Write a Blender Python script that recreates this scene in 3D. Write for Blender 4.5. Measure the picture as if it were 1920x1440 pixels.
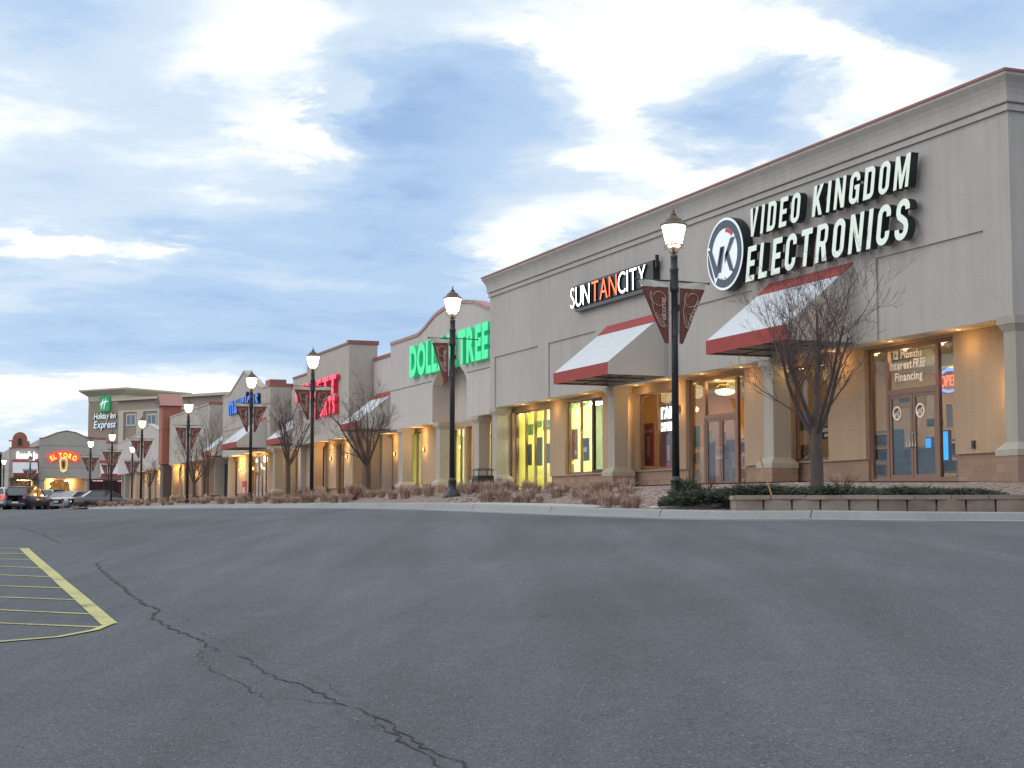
import bpy, math, random
from mathutils import Vector, Matrix
R = math.radians
for o in list(bpy.data.objects): bpy.data.objects.remove(o)
S = bpy.context.scene
COL = S.collection

# ---------------------------------------------------------------- camera
FPX, HOR = 2900.0, 240.0                      # focal length and horizon offset measured on the 1920 px photograph
PITCH = math.atan(HOR / FPX); YAW = math.atan(1151 / math.hypot(FPX, HOR))
cd = bpy.data.cameras.new('camera'); cam = bpy.data.objects.new('camera', cd); COL.objects.link(cam)
cd.sensor_width = 36; cd.lens = FPX / 1920 * 36; cd.clip_start = 0.1; cd.clip_end = 6000
cam.location = (0, 0, 0); cam.rotation_euler = (R(90) + PITCH, 0, -YAW)
S.camera = cam
S.view_settings.view_transform = 'Standard'; S.view_settings.look = 'None'
S.view_settings.exposure = 0.3; S.view_settings.gamma = 1

# ---------------------------------------------------------------- sky
W = bpy.data.worlds.new('World'); S.world = W; W.use_nodes = True
nt = W.node_tree; nt.nodes.clear()
def N(t, **kw):
    n = nt.nodes.new(t)
    for k, v in kw.items(): setattr(n, k, v)
    return n
def mth(op, a, b=None, c=None, clamp=False):
    n = N('ShaderNodeMath', operation=op, use_clamp=clamp)
    for i, v in enumerate((a, b, c)):
        if v is None: continue
        if isinstance(v, (int, float)): n.inputs[i].default_value = v
        else: nt.links.new(v, n.inputs[i])
    return n.outputs[0]
SUN_EL, SUN_AZ = R(34), R(-60)                # low behind the clouds, to the left of the row
tc = N('ShaderNodeTexCoord'); sx = N('ShaderNodeSeparateXYZ'); nt.links.new(tc.outputs['Generated'], sx.inputs[0])
dx, dy, dz = sx.outputs
zz = mth('MAXIMUM', dz, 0.0)
az = mth('ARCTAN2', dx, dy)                   # azimuth from the row's direction
el = mth('ARCSINE', zz)
h = mth('ADD', zz, 0.11)
cx_ = N('ShaderNodeCombineXYZ')
nt.links.new(mth('DIVIDE', dx, h), cx_.inputs[0]); nt.links.new(mth('DIVIDE', dy, h), cx_.inputs[1])
def noise(vec, scale, detail, rough, dist=0.0, off=(0, 0, 0), stretch=(1, 1, 1)):
    m = N('ShaderNodeMapping'); m.inputs['Location'].default_value = off; m.inputs['Scale'].default_value = stretch
    nt.links.new(vec, m.inputs[0])
    n = N('ShaderNodeTexNoise'); nt.links.new(m.outputs[0], n.inputs['Vector'])
    n.inputs['Scale'].default_value = scale; n.inputs['Detail'].default_value = detail
    n.inputs['Roughness'].default_value = rough; n.inputs['Distortion'].default_value = dist
    return n.outputs[0]
n1 = noise(cx_.outputs[0], 0.75, 7, 0.52, 0.35, (3.1, 1.7, 0))
n2 = noise(cx_.outputs[0], 2.6, 8, 0.6, 0.2, (7.3, 4.2, 2))
n3 = noise(cx_.outputs[0], 0.35, 3, 0.5, 0.2, (1.3, 9.2, 5))
# banks of cloud: (azimuth, elevation, width, height, tilt, strength) in degrees; negative strength opens a bright gap
BANKS = [(20, 15.6, 3.6, 1.9, -.1, .30), (17.6, 11.6, 3.0, 3.0, -.2, .26), (24, 13.9, 2.6, .8, .1, .12), (12, 9.0, 8, 2.0, 0, .16), (7, 12.6, 5, 1.3, 0, .10), (5, 17.4, 3.5, 1.0, .1, .14), (10, 14.7, 4, .9, 0, .08),
         (30.2, 15.0, 2.6, 1.3, -.1, .30), (28.4, 12.2, 2.2, .7, 0, -.18), (38.0, 17.0, 2.4, 1.6, 0, .26), (12, 6.6, 9, .9, 0, .12), (3, 5.6, 6, .5, 0, .08),
         (25, 17.6, 6, .9, 0, -.30), (26.0, 15.0, 2.4, 1.5, .1, -.30), (24.4, 13.1, 2.2, .5, 0, -.22), (33.4, 16.4, 3.0, 1.0, 0, -.28), (34.5, 14.2, 1.6, .8, 0, -.2), (13.8, 13.7, 1.9, .75, -.2, -.46),
         (12.3, 16.9, 2.0, 1.1, .2, -.30), (21.8, 9.7, 1.9, .75, 0, -.36), (4.6, 9.75, 1.6, .32, 0, -.42), (8.5, 9.5, 1.1, .30, 0, -.42), (27.6, 11.3, 1.2, .35, .3, -.25), (15.8, 15.0, 1.0, .7, .5, -.2),
         (4.5, 4.6, 4, .3, 0, -.30), (4, 2.4, 5, .5, 0, -.05), (12, 4.3, 3, .2, 0, -.16), (11, 3.4, 4.5, .7, 0, .16)]
acc = None
n5 = noise(cx_.outputs[0], 4.5, 9, 0.66, 0.3, (5.3, 2.2, 8)); n6 = noise(cx_.outputs[0], 1.7, 7, 0.6, 0.3, (1.1, 6.2, 3))
up_ = mth('DIVIDE', el, R(15))
wob = mth('ADD', mth('MULTIPLY', mth('SUBTRACT', n2, 0.5), R(6.5)), mth('MULTIPLY', mth('SUBTRACT', n5, 0.5), R(6)))
wob2 = mth('MULTIPLY', mth('ADD', mth('MULTIPLY', mth('SUBTRACT', n6, 0.5), R(4.5)), mth('MULTIPLY', mth('SUBTRACT', n5, 0.5), R(3.2))), up_)
az2 = mth('ADD', az, wob); el2 = mth('ADD', el, wob2)
for (a, e, wa, we, t, s) in BANKS:
    da = mth('SUBTRACT', az2, R(a)); de = mth('SUBTRACT', mth('SUBTRACT', el2, R(e)), mth('MULTIPLY', da, t))
    q = mth('ADD', mth('POWER', mth('DIVIDE', da, R(wa)), 2), mth('POWER', mth('DIVIDE', de, R(we)), 2))
    g = mth('MULTIPLY', mth('EXPONENT', mth('MULTIPLY', q, -0.7)), s)
    acc = g if acc is None else mth('ADD', acc, g)
cxe = N('ShaderNodeCombineXYZ'); nt.links.new(mth('MULTIPLY', az, 5.0), cxe.inputs[0]); nt.links.new(mth('MULTIPLY', el, 42.0), cxe.inputs[1])
n4 = noise(cxe.outputs[0], 1.0, 6, 0.55, 0.5, (2.2, 0.3, 0))
lowel = mth('SUBTRACT', 1.0, mth('DIVIDE', el, R(17)), clamp=True)
f = mth('ADD', mth('MULTIPLY', mth('SUBTRACT', n1, 0.5), 0.60), mth('MULTIPLY', mth('SUBTRACT', n2, 0.5), 0.60))
f = mth('ADD', f, mth('MULTIPLY', mth('MULTIPLY', mth('SUBTRACT', n4, 0.5), lowel), 0.85))
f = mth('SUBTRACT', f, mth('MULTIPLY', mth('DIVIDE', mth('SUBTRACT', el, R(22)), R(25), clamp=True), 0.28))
f = mth('ADD', f, mth('MULTIPLY', mth('SUBTRACT', n3, 0.5), 0.3))
f = mth('ADD', mth('ADD', f, acc), 0.40)
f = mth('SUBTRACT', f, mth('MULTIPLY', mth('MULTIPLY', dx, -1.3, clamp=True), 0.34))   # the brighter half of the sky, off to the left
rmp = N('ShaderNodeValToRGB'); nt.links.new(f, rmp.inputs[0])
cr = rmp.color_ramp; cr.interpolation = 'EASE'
def lin(r, g, b):
    c = lambda v: ((v / 255 + .055) / 1.055) ** 2.4 if v > 10 else v / 255 / 12.92
    return (c(r), c(g), c(b), 1)
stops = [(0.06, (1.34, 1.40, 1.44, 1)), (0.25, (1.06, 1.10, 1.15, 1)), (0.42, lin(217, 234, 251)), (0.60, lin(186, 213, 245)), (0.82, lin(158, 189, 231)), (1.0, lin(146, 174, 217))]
while len(cr.elements) < len(stops): cr.elements.new(0.5)
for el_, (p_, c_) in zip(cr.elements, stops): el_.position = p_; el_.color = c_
sky = N('ShaderNodeTexSky', sky_type='NISHITA'); sky.sun_disc = False
sky.sun_elevation = SUN_EL; sky.sun_rotation = SUN_AZ % (2 * math.pi); sky.altitude = 300
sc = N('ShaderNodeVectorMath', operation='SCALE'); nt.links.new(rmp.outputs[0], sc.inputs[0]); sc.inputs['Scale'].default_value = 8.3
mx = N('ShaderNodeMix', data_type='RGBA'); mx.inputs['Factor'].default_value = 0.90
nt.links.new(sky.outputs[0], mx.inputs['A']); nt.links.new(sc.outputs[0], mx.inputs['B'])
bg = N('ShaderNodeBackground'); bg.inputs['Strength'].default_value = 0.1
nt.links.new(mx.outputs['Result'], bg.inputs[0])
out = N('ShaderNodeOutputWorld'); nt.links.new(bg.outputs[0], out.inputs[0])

sl = bpy.data.lights.new('sun', 'SUN'); sl.energy = 0.5; sl.angle = R(40); sl.color = (1.0, 0.98, 0.95)
so = bpy.data.objects.new('sun', sl); COL.objects.link(so)
sd = Vector((math.sin(SUN_AZ) * math.cos(SUN_EL), math.cos(SUN_AZ) * math.cos(SUN_EL), math.sin(SUN_EL)))
so.rotation_euler = sd.to_track_quat('Z', 'Y').to_euler(); so.location = (-60, 20, 40)

# ---------------------------------------------------------------- measuring helpers (photo pixel -> point of a plane)
def ray(u, v):
    a, b, c = u - 960, 720 - v, FPX
    fw = c * math.cos(PITCH) - b * math.sin(PITCH); up = c * math.sin(PITCH) + b * math.cos(PITCH)
    return (a * math.cos(YAW) + fw * math.sin(YAW), -a * math.sin(YAW) + fw * math.cos(YAW), up)
def yu(u, X, v=800):
    r = ray(u, v); return r[1] * X / r[0]
def zu(u, v, X):
    r = ray(u, v); return r[2] * X / r[0]
def atY(u, v, Y):
    r = ray(u, v); return (r[0] * Y / r[1], r[2] * Y / r[1])
def lerp(a, b, t): return a + (b - a) * t
KZ = [(-60, -.25), (0, -.22), (18, -.17), (21.4, -.142), (26.3, -.005), (31, .125), (38, .17), (60, .19), (120, .175), (400, .14)]
def kz(y):
    if y <= KZ[0][0]: return KZ[0][1]
    for (a, p), (b, q) in zip(KZ, KZ[1:]):
        if y <= b:
            t = (y - a) / (b - a); return lerp(p, q, t)
    return KZ[-1][1]
def G(x, y):                                   # height of the asphalt
    k = sum(kz(y + d) for d in (-3, -1.5, 0, 1.5, 3)) / 5
    return k - 0.09 * math.exp(-max(y, -20) / 35) * (14 - max(-12, min(x, 14)))
def onG(u, v):
    r = ray(u, v); t = 2.0 / math.hypot(r[0], r[1]); s = t
    for i in range(4000):
        x, y, z = r[0] * t, r[1] * t, r[2] * t
        if z <= G(x, y): break
        t += s * .05
    return (x, y, G(x, y))
def smooth(t): t = max(0, min(1, t)); return t * t * (3 - 2 * t)
WALK = 0.62
# the kerb runs along the row and swings right round the end of the building
KP = [(11.5, 116), (11.5, 80), (11.5, 60), (11.5, 45), (11.5, 38), (11.5, 34), (11.6, 31), (12.0, 28.2), (12.6, 25.5), (13.2, 23.5), (13.95, 21.9), (15.1, 20.7), (16.8, 19.9), (19, 19.4), (24, 19), (46, 18.5)]
def catmull(P, step=.5):
    out = []
    for i in range(len(P) - 1):
        p0, p1, p2, p3 = (Vector(P[max(i - 1, 0)]), Vector(P[i]), Vector(P[i + 1]), Vector(P[min(i + 2, len(P) - 1)]))
        if (p0 - p1).length > 3 * (p2 - p1).length: p0 = p1 + (p0 - p1).normalized() * (p2 - p1).length
        if (p3 - p2).length > 3 * (p2 - p1).length: p3 = p2 + (p3 - p2).normalized() * (p2 - p1).length
        n = max(1, int((p2 - p1).length / step))
        for k in range(n):
            t = k / n; out.append(.5 * ((2 * p1) + (p2 - p0) * t + (2 * p0 - 5 * p1 + 4 * p2 - p3) * t * t + (3 * p1 - p0 - 3 * p2 + p3) * t ** 3))
    out.append(Vector(P[-1])); return out
KC = catmull(KP)
KNn = []
for i, p in enumerate(KC):
    d = (KC[min(i + 1, len(KC) - 1)] - KC[max(i - 1, 0)]).normalized(); KNn.append(Vector((-d.y, d.x)))   # towards the building
KHT = .145
KZZ = [G(p.x, p.y) for p in KC]
OUT = [(16.2, 116), (16.2, 30), (17.0, 27.2), (20, 25.9), (46, 25.4)]
def outer(p):
    if p.y > 30: return Vector((16.2, p.y))
    best = None
    for (a, b) in zip(OUT[1:], OUT[2:]):
        for k in range(21):
            q = Vector(a).lerp(Vector(b), k / 20); d = (q - p).length
            if best is None or d < best[0]: best = (d, q)
    return best[1]
WALLP = [Vector((14.15, 25.0)), Vector((13.5, 23.6)), Vector((17.6, 21.05)), Vector((22, 20.4)), Vector((46, 20.0))]
def crosswall(p, q):
    for a, b in zip(WALLP[1:], WALLP[2:]):
        d = q - p; e = b - a; den = d.x * e.y - d.y * e.x
        if abs(den) < 1e-9: continue
        t = ((a - p).x * e.y - (a - p).y * e.x) / den; s_ = ((a - p).x * d.y - (a - p).y * d.x) / den
        if 0 <= t <= 1 and 0 <= s_ <= 1: return t
    return None
OC = [outer(p) for p in KC]; WT = [crosswall(KC[i], OC[i]) for i in range(len(KC))]
def bedz(i, t):
    z0 = KZZ[i] + KHT - .02; w = (OC[i] - KC[i]).length
    if WT[i] is not None:
        if t < WT[i] + .06 / w: return z0
        return lerp(.225, WALK - .02, smooth((t - WT[i]) / max(.01, 1 - WT[i])))
    st = 2.3 / w if 26.2 < KC[i].y < 37.5 else .05
    return lerp(z0, WALK - .02, smooth((t - st) / (1 - st)) ** .9)
def B(x, y):
    p = Vector((x, y)); best = None
    for i in range(len(KC)):
        a = KC[i]; d = OC[i] - a; L = d.length; t = max(0, min(1, (p - a).dot(d) / L / L)); q = (a + d * t - p).length
        if best is None or q < best[0]: best = (q, i, t)
    return bedz(best[1], best[2])

# ---------------------------------------------------------------- materials
MATS = {}
def mat(name, col, rough=.7, metal=0, bump=None, var=None, emit=None, es=0, spec=.5, extra=None, coat=0):
    if name in MATS: return MATS[name]
    m = bpy.data.materials.new(name); m.use_nodes = True; t = m.node_tree; b = t.nodes['Principled BSDF']
    b.inputs['Base Color'].default_value = (*col[:3], 1); b.inputs['Roughness'].default_value = rough
    b.inputs['Metallic'].default_value = metal; b.inputs['Specular IOR Level'].default_value = spec
    b.inputs['Coat Weight'].default_value = coat
    if emit: b.inputs['Emission Color'].default_value = (*emit[:3], 1); b.inputs['Emission Strength'].default_value = es
    tc = None
    def tcn():
        nonlocal tc
        if tc is None: tc = t.nodes.new('ShaderNodeTexCoord')
        return tc.outputs['Object']
    if var:                                    # (scale, amount, stretch) weathering / mottling
        last = None
        for (sc_, am, st) in var:
            mp = t.nodes.new('ShaderNodeMapping'); mp.inputs['Scale'].default_value = st; t.links.new(tcn(), mp.inputs[0])
            n = t.nodes.new('ShaderNodeTexNoise'); n.inputs['Scale'].default_value = sc_; n.inputs['Detail'].default_value = 6; n.inputs['Roughness'].default_value = .6
            t.links.new(mp.outputs[0], n.inputs['Vector'])
            mr = t.nodes.new('ShaderNodeMapRange'); mr.inputs[1].default_value = .25; mr.inputs[2].default_value = .75
            mr.inputs[3].default_value = 1 - am; mr.inputs[4].default_value = 1 + am; t.links.new(n.outputs[0], mr.inputs[0])
            v = t.nodes.new('ShaderNodeVectorMath'); v.operation = 'SCALE'
            if last is None: v.inputs[0].default_value = col[:3]
            else: t.links.new(last, v.inputs[0])
            t.links.new(mr.outputs[0], v.inputs['Scale']); last = v.outputs[0]
        t.links.new(last, b.inputs['Base Color'])
    if bump:
        n = t.nodes.new('ShaderNodeTexNoise'); n.inputs['Scale'].default_value = bump[0]; n.inputs['Detail'].default_value = 4
        t.links.new(tcn(), n.inputs['Vector'])
        bp = t.nodes.new('ShaderNodeBump'); bp.inputs['Strength'].default_value = bump[1]; bp.inputs['Distance'].default_value = bump[2]
        t.links.new(n.outputs[0], bp.inputs['Height']); t.links.new(bp.outputs[0], b.inputs['Normal'])
    if extra: extra(t, b, tcn)
    MATS[name] = m; return m
def emis(name, col, s):
    return mat(name, (.02, .02, .02), .5, emit=col, es=s)
def stucco(name, c): return mat(name, c, .9, bump=(38, .8, .015), var=[(.35, .07, (1, 1, .5)), (4.5, .075, (1, 1, .07)), (1.3, .04, (1, 1, 1)), (30, .07, (1, 1, 1))])
M_VK = stucco('stucco_warm_grey', (.385, .360, .340)); M_VKD = stucco('stucco_taupe', (.40, .365, .325))
M_DT = stucco('stucco_pinkish', (.45, .412, .395)); M_HB = stucco('stucco_sand', (.39, .35, .315))
M_CR = stucco('stucco_cream', (.345, .245, .165)); M_COL = stucco('column_stucco', (.34, .31, .27)); M_WARM = stucco('stucco_soffit', (.40, .28, .18))
M_HOT = stucco('stucco_mocha', (.30, .235, .19)); M_HOTL = stucco('stucco_pale_band', (.50, .46, .38)); M_ET = stucco('stucco_grey', (.34, .33, .30))
M_RED = mat('red_metal', (.25, .085, .075), .55, var=[(2, .12, (1, 1, 1))])
M_REDF = mat('red_fabric', (.30, .05, .045), .85, var=[(4, .1, (1, 1, 1))], bump=(20, .3, .01))
M_WHF = mat('white_fabric', (.53, .56, .60), .85, var=[(2, .05, (1, 1, 1)), (9, .04, (1, .2, 1))], bump=(6, .25, .03))
M_CRF = mat('cream_fabric', (.48, .45, .42), .9, var=[(2, .05, (1, 1, 1))], bump=(8, .2, .02))
M_REDB = mat('red_stone', (.33, .12, .085), .85, bump=(25, .5, .01), var=[(6, .12, (1, 1, 1))])
def brick(t, b, tcn):
    mp = t.nodes.new('ShaderNodeMapping'); mp.inputs['Rotation'].default_value = (0, 0, 0)
    sp = t.nodes.new('ShaderNodeSeparateXYZ'); t.links.new(tcn(), sp.inputs[0])
    ad = t.nodes.new('ShaderNodeMath'); ad.operation = 'ADD'; t.links.new(sp.outputs[0], ad.inputs[0]); t.links.new(sp.outputs[1], ad.inputs[1])
    cb = t.nodes.new('ShaderNodeCombineXYZ'); t.links.new(ad.outputs[0], cb.inputs[0]); t.links.new(sp.outputs[2], cb.inputs[1])
    br = t.nodes.new('ShaderNodeTexBrick'); t.links.new(cb.outputs[0], br.inputs['Vector'])
    br.inputs['Scale'].default_value = 1; br.inputs['Brick Width'].default_value = .41; br.inputs['Row Height'].default_value = .205; br.inputs['Mortar Size'].default_value = .008
    br.inputs['Color1'].default_value = (.30, .195, .14, 1); br.inputs['Color2'].default_value = (.235, .15, .11, 1); br.inputs['Mortar'].default_value = (.2, .15, .12, 1)
    t.links.new(br.outputs['Color'], b.inputs['Base Color'])
M_BRK = mat('split_face_block', (.3, .2, .14), .95, extra=brick, bump=(18, .8, .02))
M_FR = mat('bronze_frame', (.20, .115, .085), .45, metal=.3, var=[(3, .1, (1, 1, 1))])
M_FRD = mat('dark_frame', (.045, .032, .03), .5, metal=.3)
M_BLK = mat('black_painted_metal', (.016, .018, .024), .42, var=[(8, .3, (1, 1, 1))])
M_STEEL = mat('steel', (.62, .6, .58), .3, metal=1)
M_CONC = mat('concrete', (.36, .35, .33), .9, bump=(60, .4, .005), var=[(1.2, .10, (1, 1, 1)), (18, .08, (1, 1, 1))])
M_KERB = mat('kerb_concrete', (.245, .255, .26), .9, bump=(50, .4, .005), var=[(.8, .12, (1, .3, 1)), (14, .10, (1, 1, 1))])
M_DARKF = mat('dark_interior', (.05, .04, .035), .8)
def worn(t, b, tcn):
    n = t.nodes.new('ShaderNodeTexNoise'); n.inputs['Scale'].default_value = 38; n.inputs['Detail'].default_value = 6; n.inputs['Roughness'].default_value = .7; t.links.new(tcn(), n.inputs['Vector'])
    n2 = t.nodes.new('ShaderNodeTexNoise'); n2.inputs['Scale'].default_value = 1.7; n2.inputs['Detail'].default_value = 3; t.links.new(tcn(), n2.inputs['Vector'])
    ad = t.nodes.new('ShaderNodeMath'); ad.operation = 'MULTIPLY_ADD'; ad.inputs[1].default_value = .7; t.links.new(n2.outputs[0], ad.inputs[0]); t.links.new(n.outputs[0], ad.inputs[2])
    rp = t.nodes.new('ShaderNodeValToRGB'); t.links.new(ad.outputs[0], rp.inputs[0]); e = rp.color_ramp.elements
    e[0].position = .66; e[0].color = (.09, .092, .09, 1); e[1].position = .80; e[1].color = (.42, .40, .16, 1); t.links.new(rp.outputs[0], b.inputs['Base Color'])
M_YEL = mat('yellow_paint', (.36, .35, .13), .8, extra=worn)
M_PINK = mat('tile_cap', (.36, .22, .20), .8, var=[(3, .15, (1, 1, 1))])
M_CRACK = mat('crack_dark', (.022, .021, .022), 1, var=[(9, .5, (1, 1, 1))])
M_BARK = mat('bark', (.085, .062, .055), .95, bump=(30, .6, .01), var=[(12, .25, (1, 1, .3))])
M_TWIG = mat('twig', (.115, .078, .072), .9, var=[(3, .25, (1, 1, 1))])
def glassmat(name, tint, rmin=.08, rough=.0):
    m = bpy.data.materials.new(name); m.use_nodes = True; t = m.node_tree; t.nodes.clear()
    o = t.nodes.new('ShaderNodeOutputMaterial'); tr = t.nodes.new('ShaderNodeBsdfTransparent'); tr.inputs[0].default_value = (*tint, 1)
    gl = t.nodes.new('ShaderNodeBsdfGlossy'); gl.inputs['Roughness'].default_value = rough; gl.inputs['Color'].default_value = (.34, .46, .60, 1)
    gm = t.nodes.new('ShaderNodeNewGeometry'); dt_ = t.nodes.new('ShaderNodeVectorMath'); dt_.operation = 'DOT_PRODUCT'
    t.links.new(gm.outputs['Normal'], dt_.inputs[0]); t.links.new(gm.outputs['Incoming'], dt_.inputs[1])
    def mm(op, x, y):
        n = t.nodes.new('ShaderNodeMath'); n.operation = op; n.use_clamp = op == 'MAXIMUM'
        for i_, q in enumerate((x, y)):
            if q is None: continue
            if isinstance(q, (int, float)): n.inputs[i_].default_value = q
            else: t.links.new(q, n.inputs[i_])
        return n.outputs[0]
    c1 = mm('SUBTRACT', 1, mm('ABSOLUTE', dt_.outputs['Value'], None)); a = mm('ADD', mm('MULTIPLY', mm('POWER', c1, 4), .9), rmin).node
    nz = t.nodes.new('ShaderNodeTexNoise'); nz.inputs['Scale'].default_value = .8; tcx = t.nodes.new('ShaderNodeTexCoord'); t.links.new(tcx.outputs['Object'], nz.inputs['Vector'])
    bp = t.nodes.new('ShaderNodeBump'); bp.inputs['Strength'].default_value = .08; bp.inputs['Distance'].default_value = .02; t.links.new(nz.outputs[0], bp.inputs['Height']); t.links.new(bp.outputs[0], gl.inputs['Normal'])
    mi = t.nodes.new('ShaderNodeMixShader'); t.links.new(a.outputs[0], mi.inputs[0]); t.links.new(tr.outputs[0], mi.inputs[1]); t.links.new(gl.outputs[0], mi.inputs[2])
    t.links.new(mi.outputs[0], o.inputs[0]); MATS[name] = m; return m
M_GL = glassmat('window_glass', (.80, .80, .76)); M_GLD = glassmat('tinted_glass', (.16, .20, .22), .16)

# ---------------------------------------------------------------- mesh helpers
class MB:
    def __init__(s): s.v = []; s.f = []; s.m = []; s.k = 0
    def face(s, pts):
        n = len(s.v); s.v += [tuple(p) for p in pts]; s.f.append(tuple(range(n, n + len(pts)))); s.m.append(s.k); return s
    def box(s, x0, x1, y0, y1, z0, z1):
        n = len(s.v); s.v += [(x, y, z) for x in (x0, x1) for y in (y0, y1) for z in (z0, z1)]
        for q in ((0, 1, 3, 2), (4, 6, 7, 5), (0, 4, 5, 1), (2, 3, 7, 6), (0, 2, 6, 4), (1, 5, 7, 3)):
            s.f.append(tuple(n + i for i in q)); s.m.append(s.k)
        return s
    def frust(s, a, b):                        # a, b = (x0,x1,y0,y1,z)
        n = len(s.v)
        for (x0, x1, y0, y1, z) in (a, b): s.v += [(x0, y0, z), (x1, y0, z), (x1, y1, z), (x0, y1, z)]
        for q in ((3, 2, 1, 0), (4, 5, 6, 7), (0, 1, 5, 4), (1, 2, 6, 5), (2, 3, 7, 6), (3, 0, 4, 7)):
            s.f.append(tuple(n + i for i in q)); s.m.append(s.k)
        return s
    def prism(s, poly, fn0, fn1):              # poly of 2-D points; fn0/fn1 map it to the two end faces
        n = len(s.v); k = len(poly); s.v += [fn0(p) for p in poly] + [fn1(p) for p in poly]
        s.f.append(tuple(range(n, n + k))); s.f.append(tuple(range(n + 2 * k - 1, n + k - 1, -1))); s.m += [s.k] * 2
        for i in range(k):
            j = (i + 1) % k; s.f.append((n + j, n + i, n + k + i, n + k + j)); s.m.append(s.k)
        return s
    def slabx(s, poly, x0, x1): return s.prism(poly, lambda p: (x0, p[0], p[1]), lambda p: (x1, p[0], p[1]))
    def slaby(s, poly, y0, y1): return s.prism(poly, lambda p: (p[0], y0, p[1]), lambda p: (p[0], y1, p[1]))
    def tube(s, pts, rad, seg=6, cap=True):
        pts = [Vector(p) for p in pts]; n = len(s.v)
        if not hasattr(rad, '__len__'): rad = [rad] * len(pts)
        for i, p in enumerate(pts):
            d = (pts[min(i + 1, len(pts) - 1)] - pts[max(i - 1, 0)])
            d = d.normalized() if d.length > 1e-9 else Vector((0, 0, 1))
            a = d.orthogonal().normalized() if abs(d.z) > .99 else d.cross(Vector((0, 0, 1))).normalized(); b = d.cross(a)
            for j in range(seg):
                t = 2 * math.pi * j / seg; s.v.append(tuple(p + (a * math.cos(t) + b * math.sin(t)) * rad[i]))
        for i in range(len(pts) - 1):
            for j in range(seg):
                k = (j + 1) % seg; s.f.append((n + i * seg + j, n + i * seg + k, n + (i + 1) * seg + k, n + (i + 1) * seg + j)); s.m.append(s.k)
        if cap:
            s.f.append(tuple(n + seg - 1 - j for j in range(seg))); s.f.append(tuple(n + (len(pts) - 1) * seg + j for j in range(seg))); s.m += [s.k] * 2
        return s
    def lathe(s, prof, seg=16, c=(0, 0, 0), sm=True):
        n = len(s.v)
        for (r, z) in prof:
            for j in range(seg):
                t = 2 * math.pi * (j + .5) / seg; s.v.append((c[0] + r * math.cos(t), c[1] + r * math.sin(t), c[2] + z))
        for i in range(len(prof) - 1):
            for j in range(seg):
                k = (j + 1) % seg; s.f.append((n + i * seg + j, n + i * seg + k, n + (i + 1) * seg + k, n + (i + 1) * seg + j)); s.m.append(s.k)
        s.f.append(tuple(n + seg - 1 - j for j in range(seg))); s.f.append(tuple(n + (len(prof) - 1) * seg + j for j in range(seg))); s.m += [s.k] * 2
        return s
    def mesh(s, name, mats, smooth=False):
        me = bpy.data.meshes.new(name); me.from_pydata(s.v, [], s.f)
        for m in (mats if isinstance(mats, (list, tuple)) else [mats]): me.materials.append(m)
        me.polygons.foreach_set('material_index', s.m)
        if smooth: me.polygons.foreach_set('use_smooth', [True] * len(me.polygons))
        me.update(); return me
    def build(s, name, mats, parent=None, smooth=False):
        return link(name, s.mesh(name, mats, smooth), parent)
def link(name, data, parent=None, loc=None, rot=None):
    o = bpy.data.objects.new(name, data); COL.objects.link(o)
    if parent: o.parent = parent
    if loc: o.location = loc
    if rot: o.rotation_euler = rot
    return o
def tag(o, label=None, cat=None, group=None, kind=None):
    if label: o['label'] = label
    if cat: o['category'] = cat
    if group: o['group'] = group
    if kind: o['kind'] = kind
    return o
def thing(name, label, cat, loc=(0, 0, 0), rz=0, group=None):
    o = link(name, None, None, loc, (0, 0, rz)); o.empty_display_size = .2; return tag(o, label, cat, group)
def copy_tree(o, parent=None):
    kids = list(o.children); c = o.copy(); COL.objects.link(c)
    if parent: c.parent = parent
    for k in kids: copy_tree(k, c)
    return c
def lamp(name, kind, loc, energy, col, parent=None, size=.1, spot=None, rot=None):
    l = bpy.data.lights.new(name, kind); l.energy = energy; l.color = col
    if kind == 'SPOT': l.spot_size = spot; l.spot_blend = .9; l.shadow_soft_size = size
    elif kind == 'POINT': l.shadow_soft_size = size
    return link(name, l, parent, loc, rot)

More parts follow.
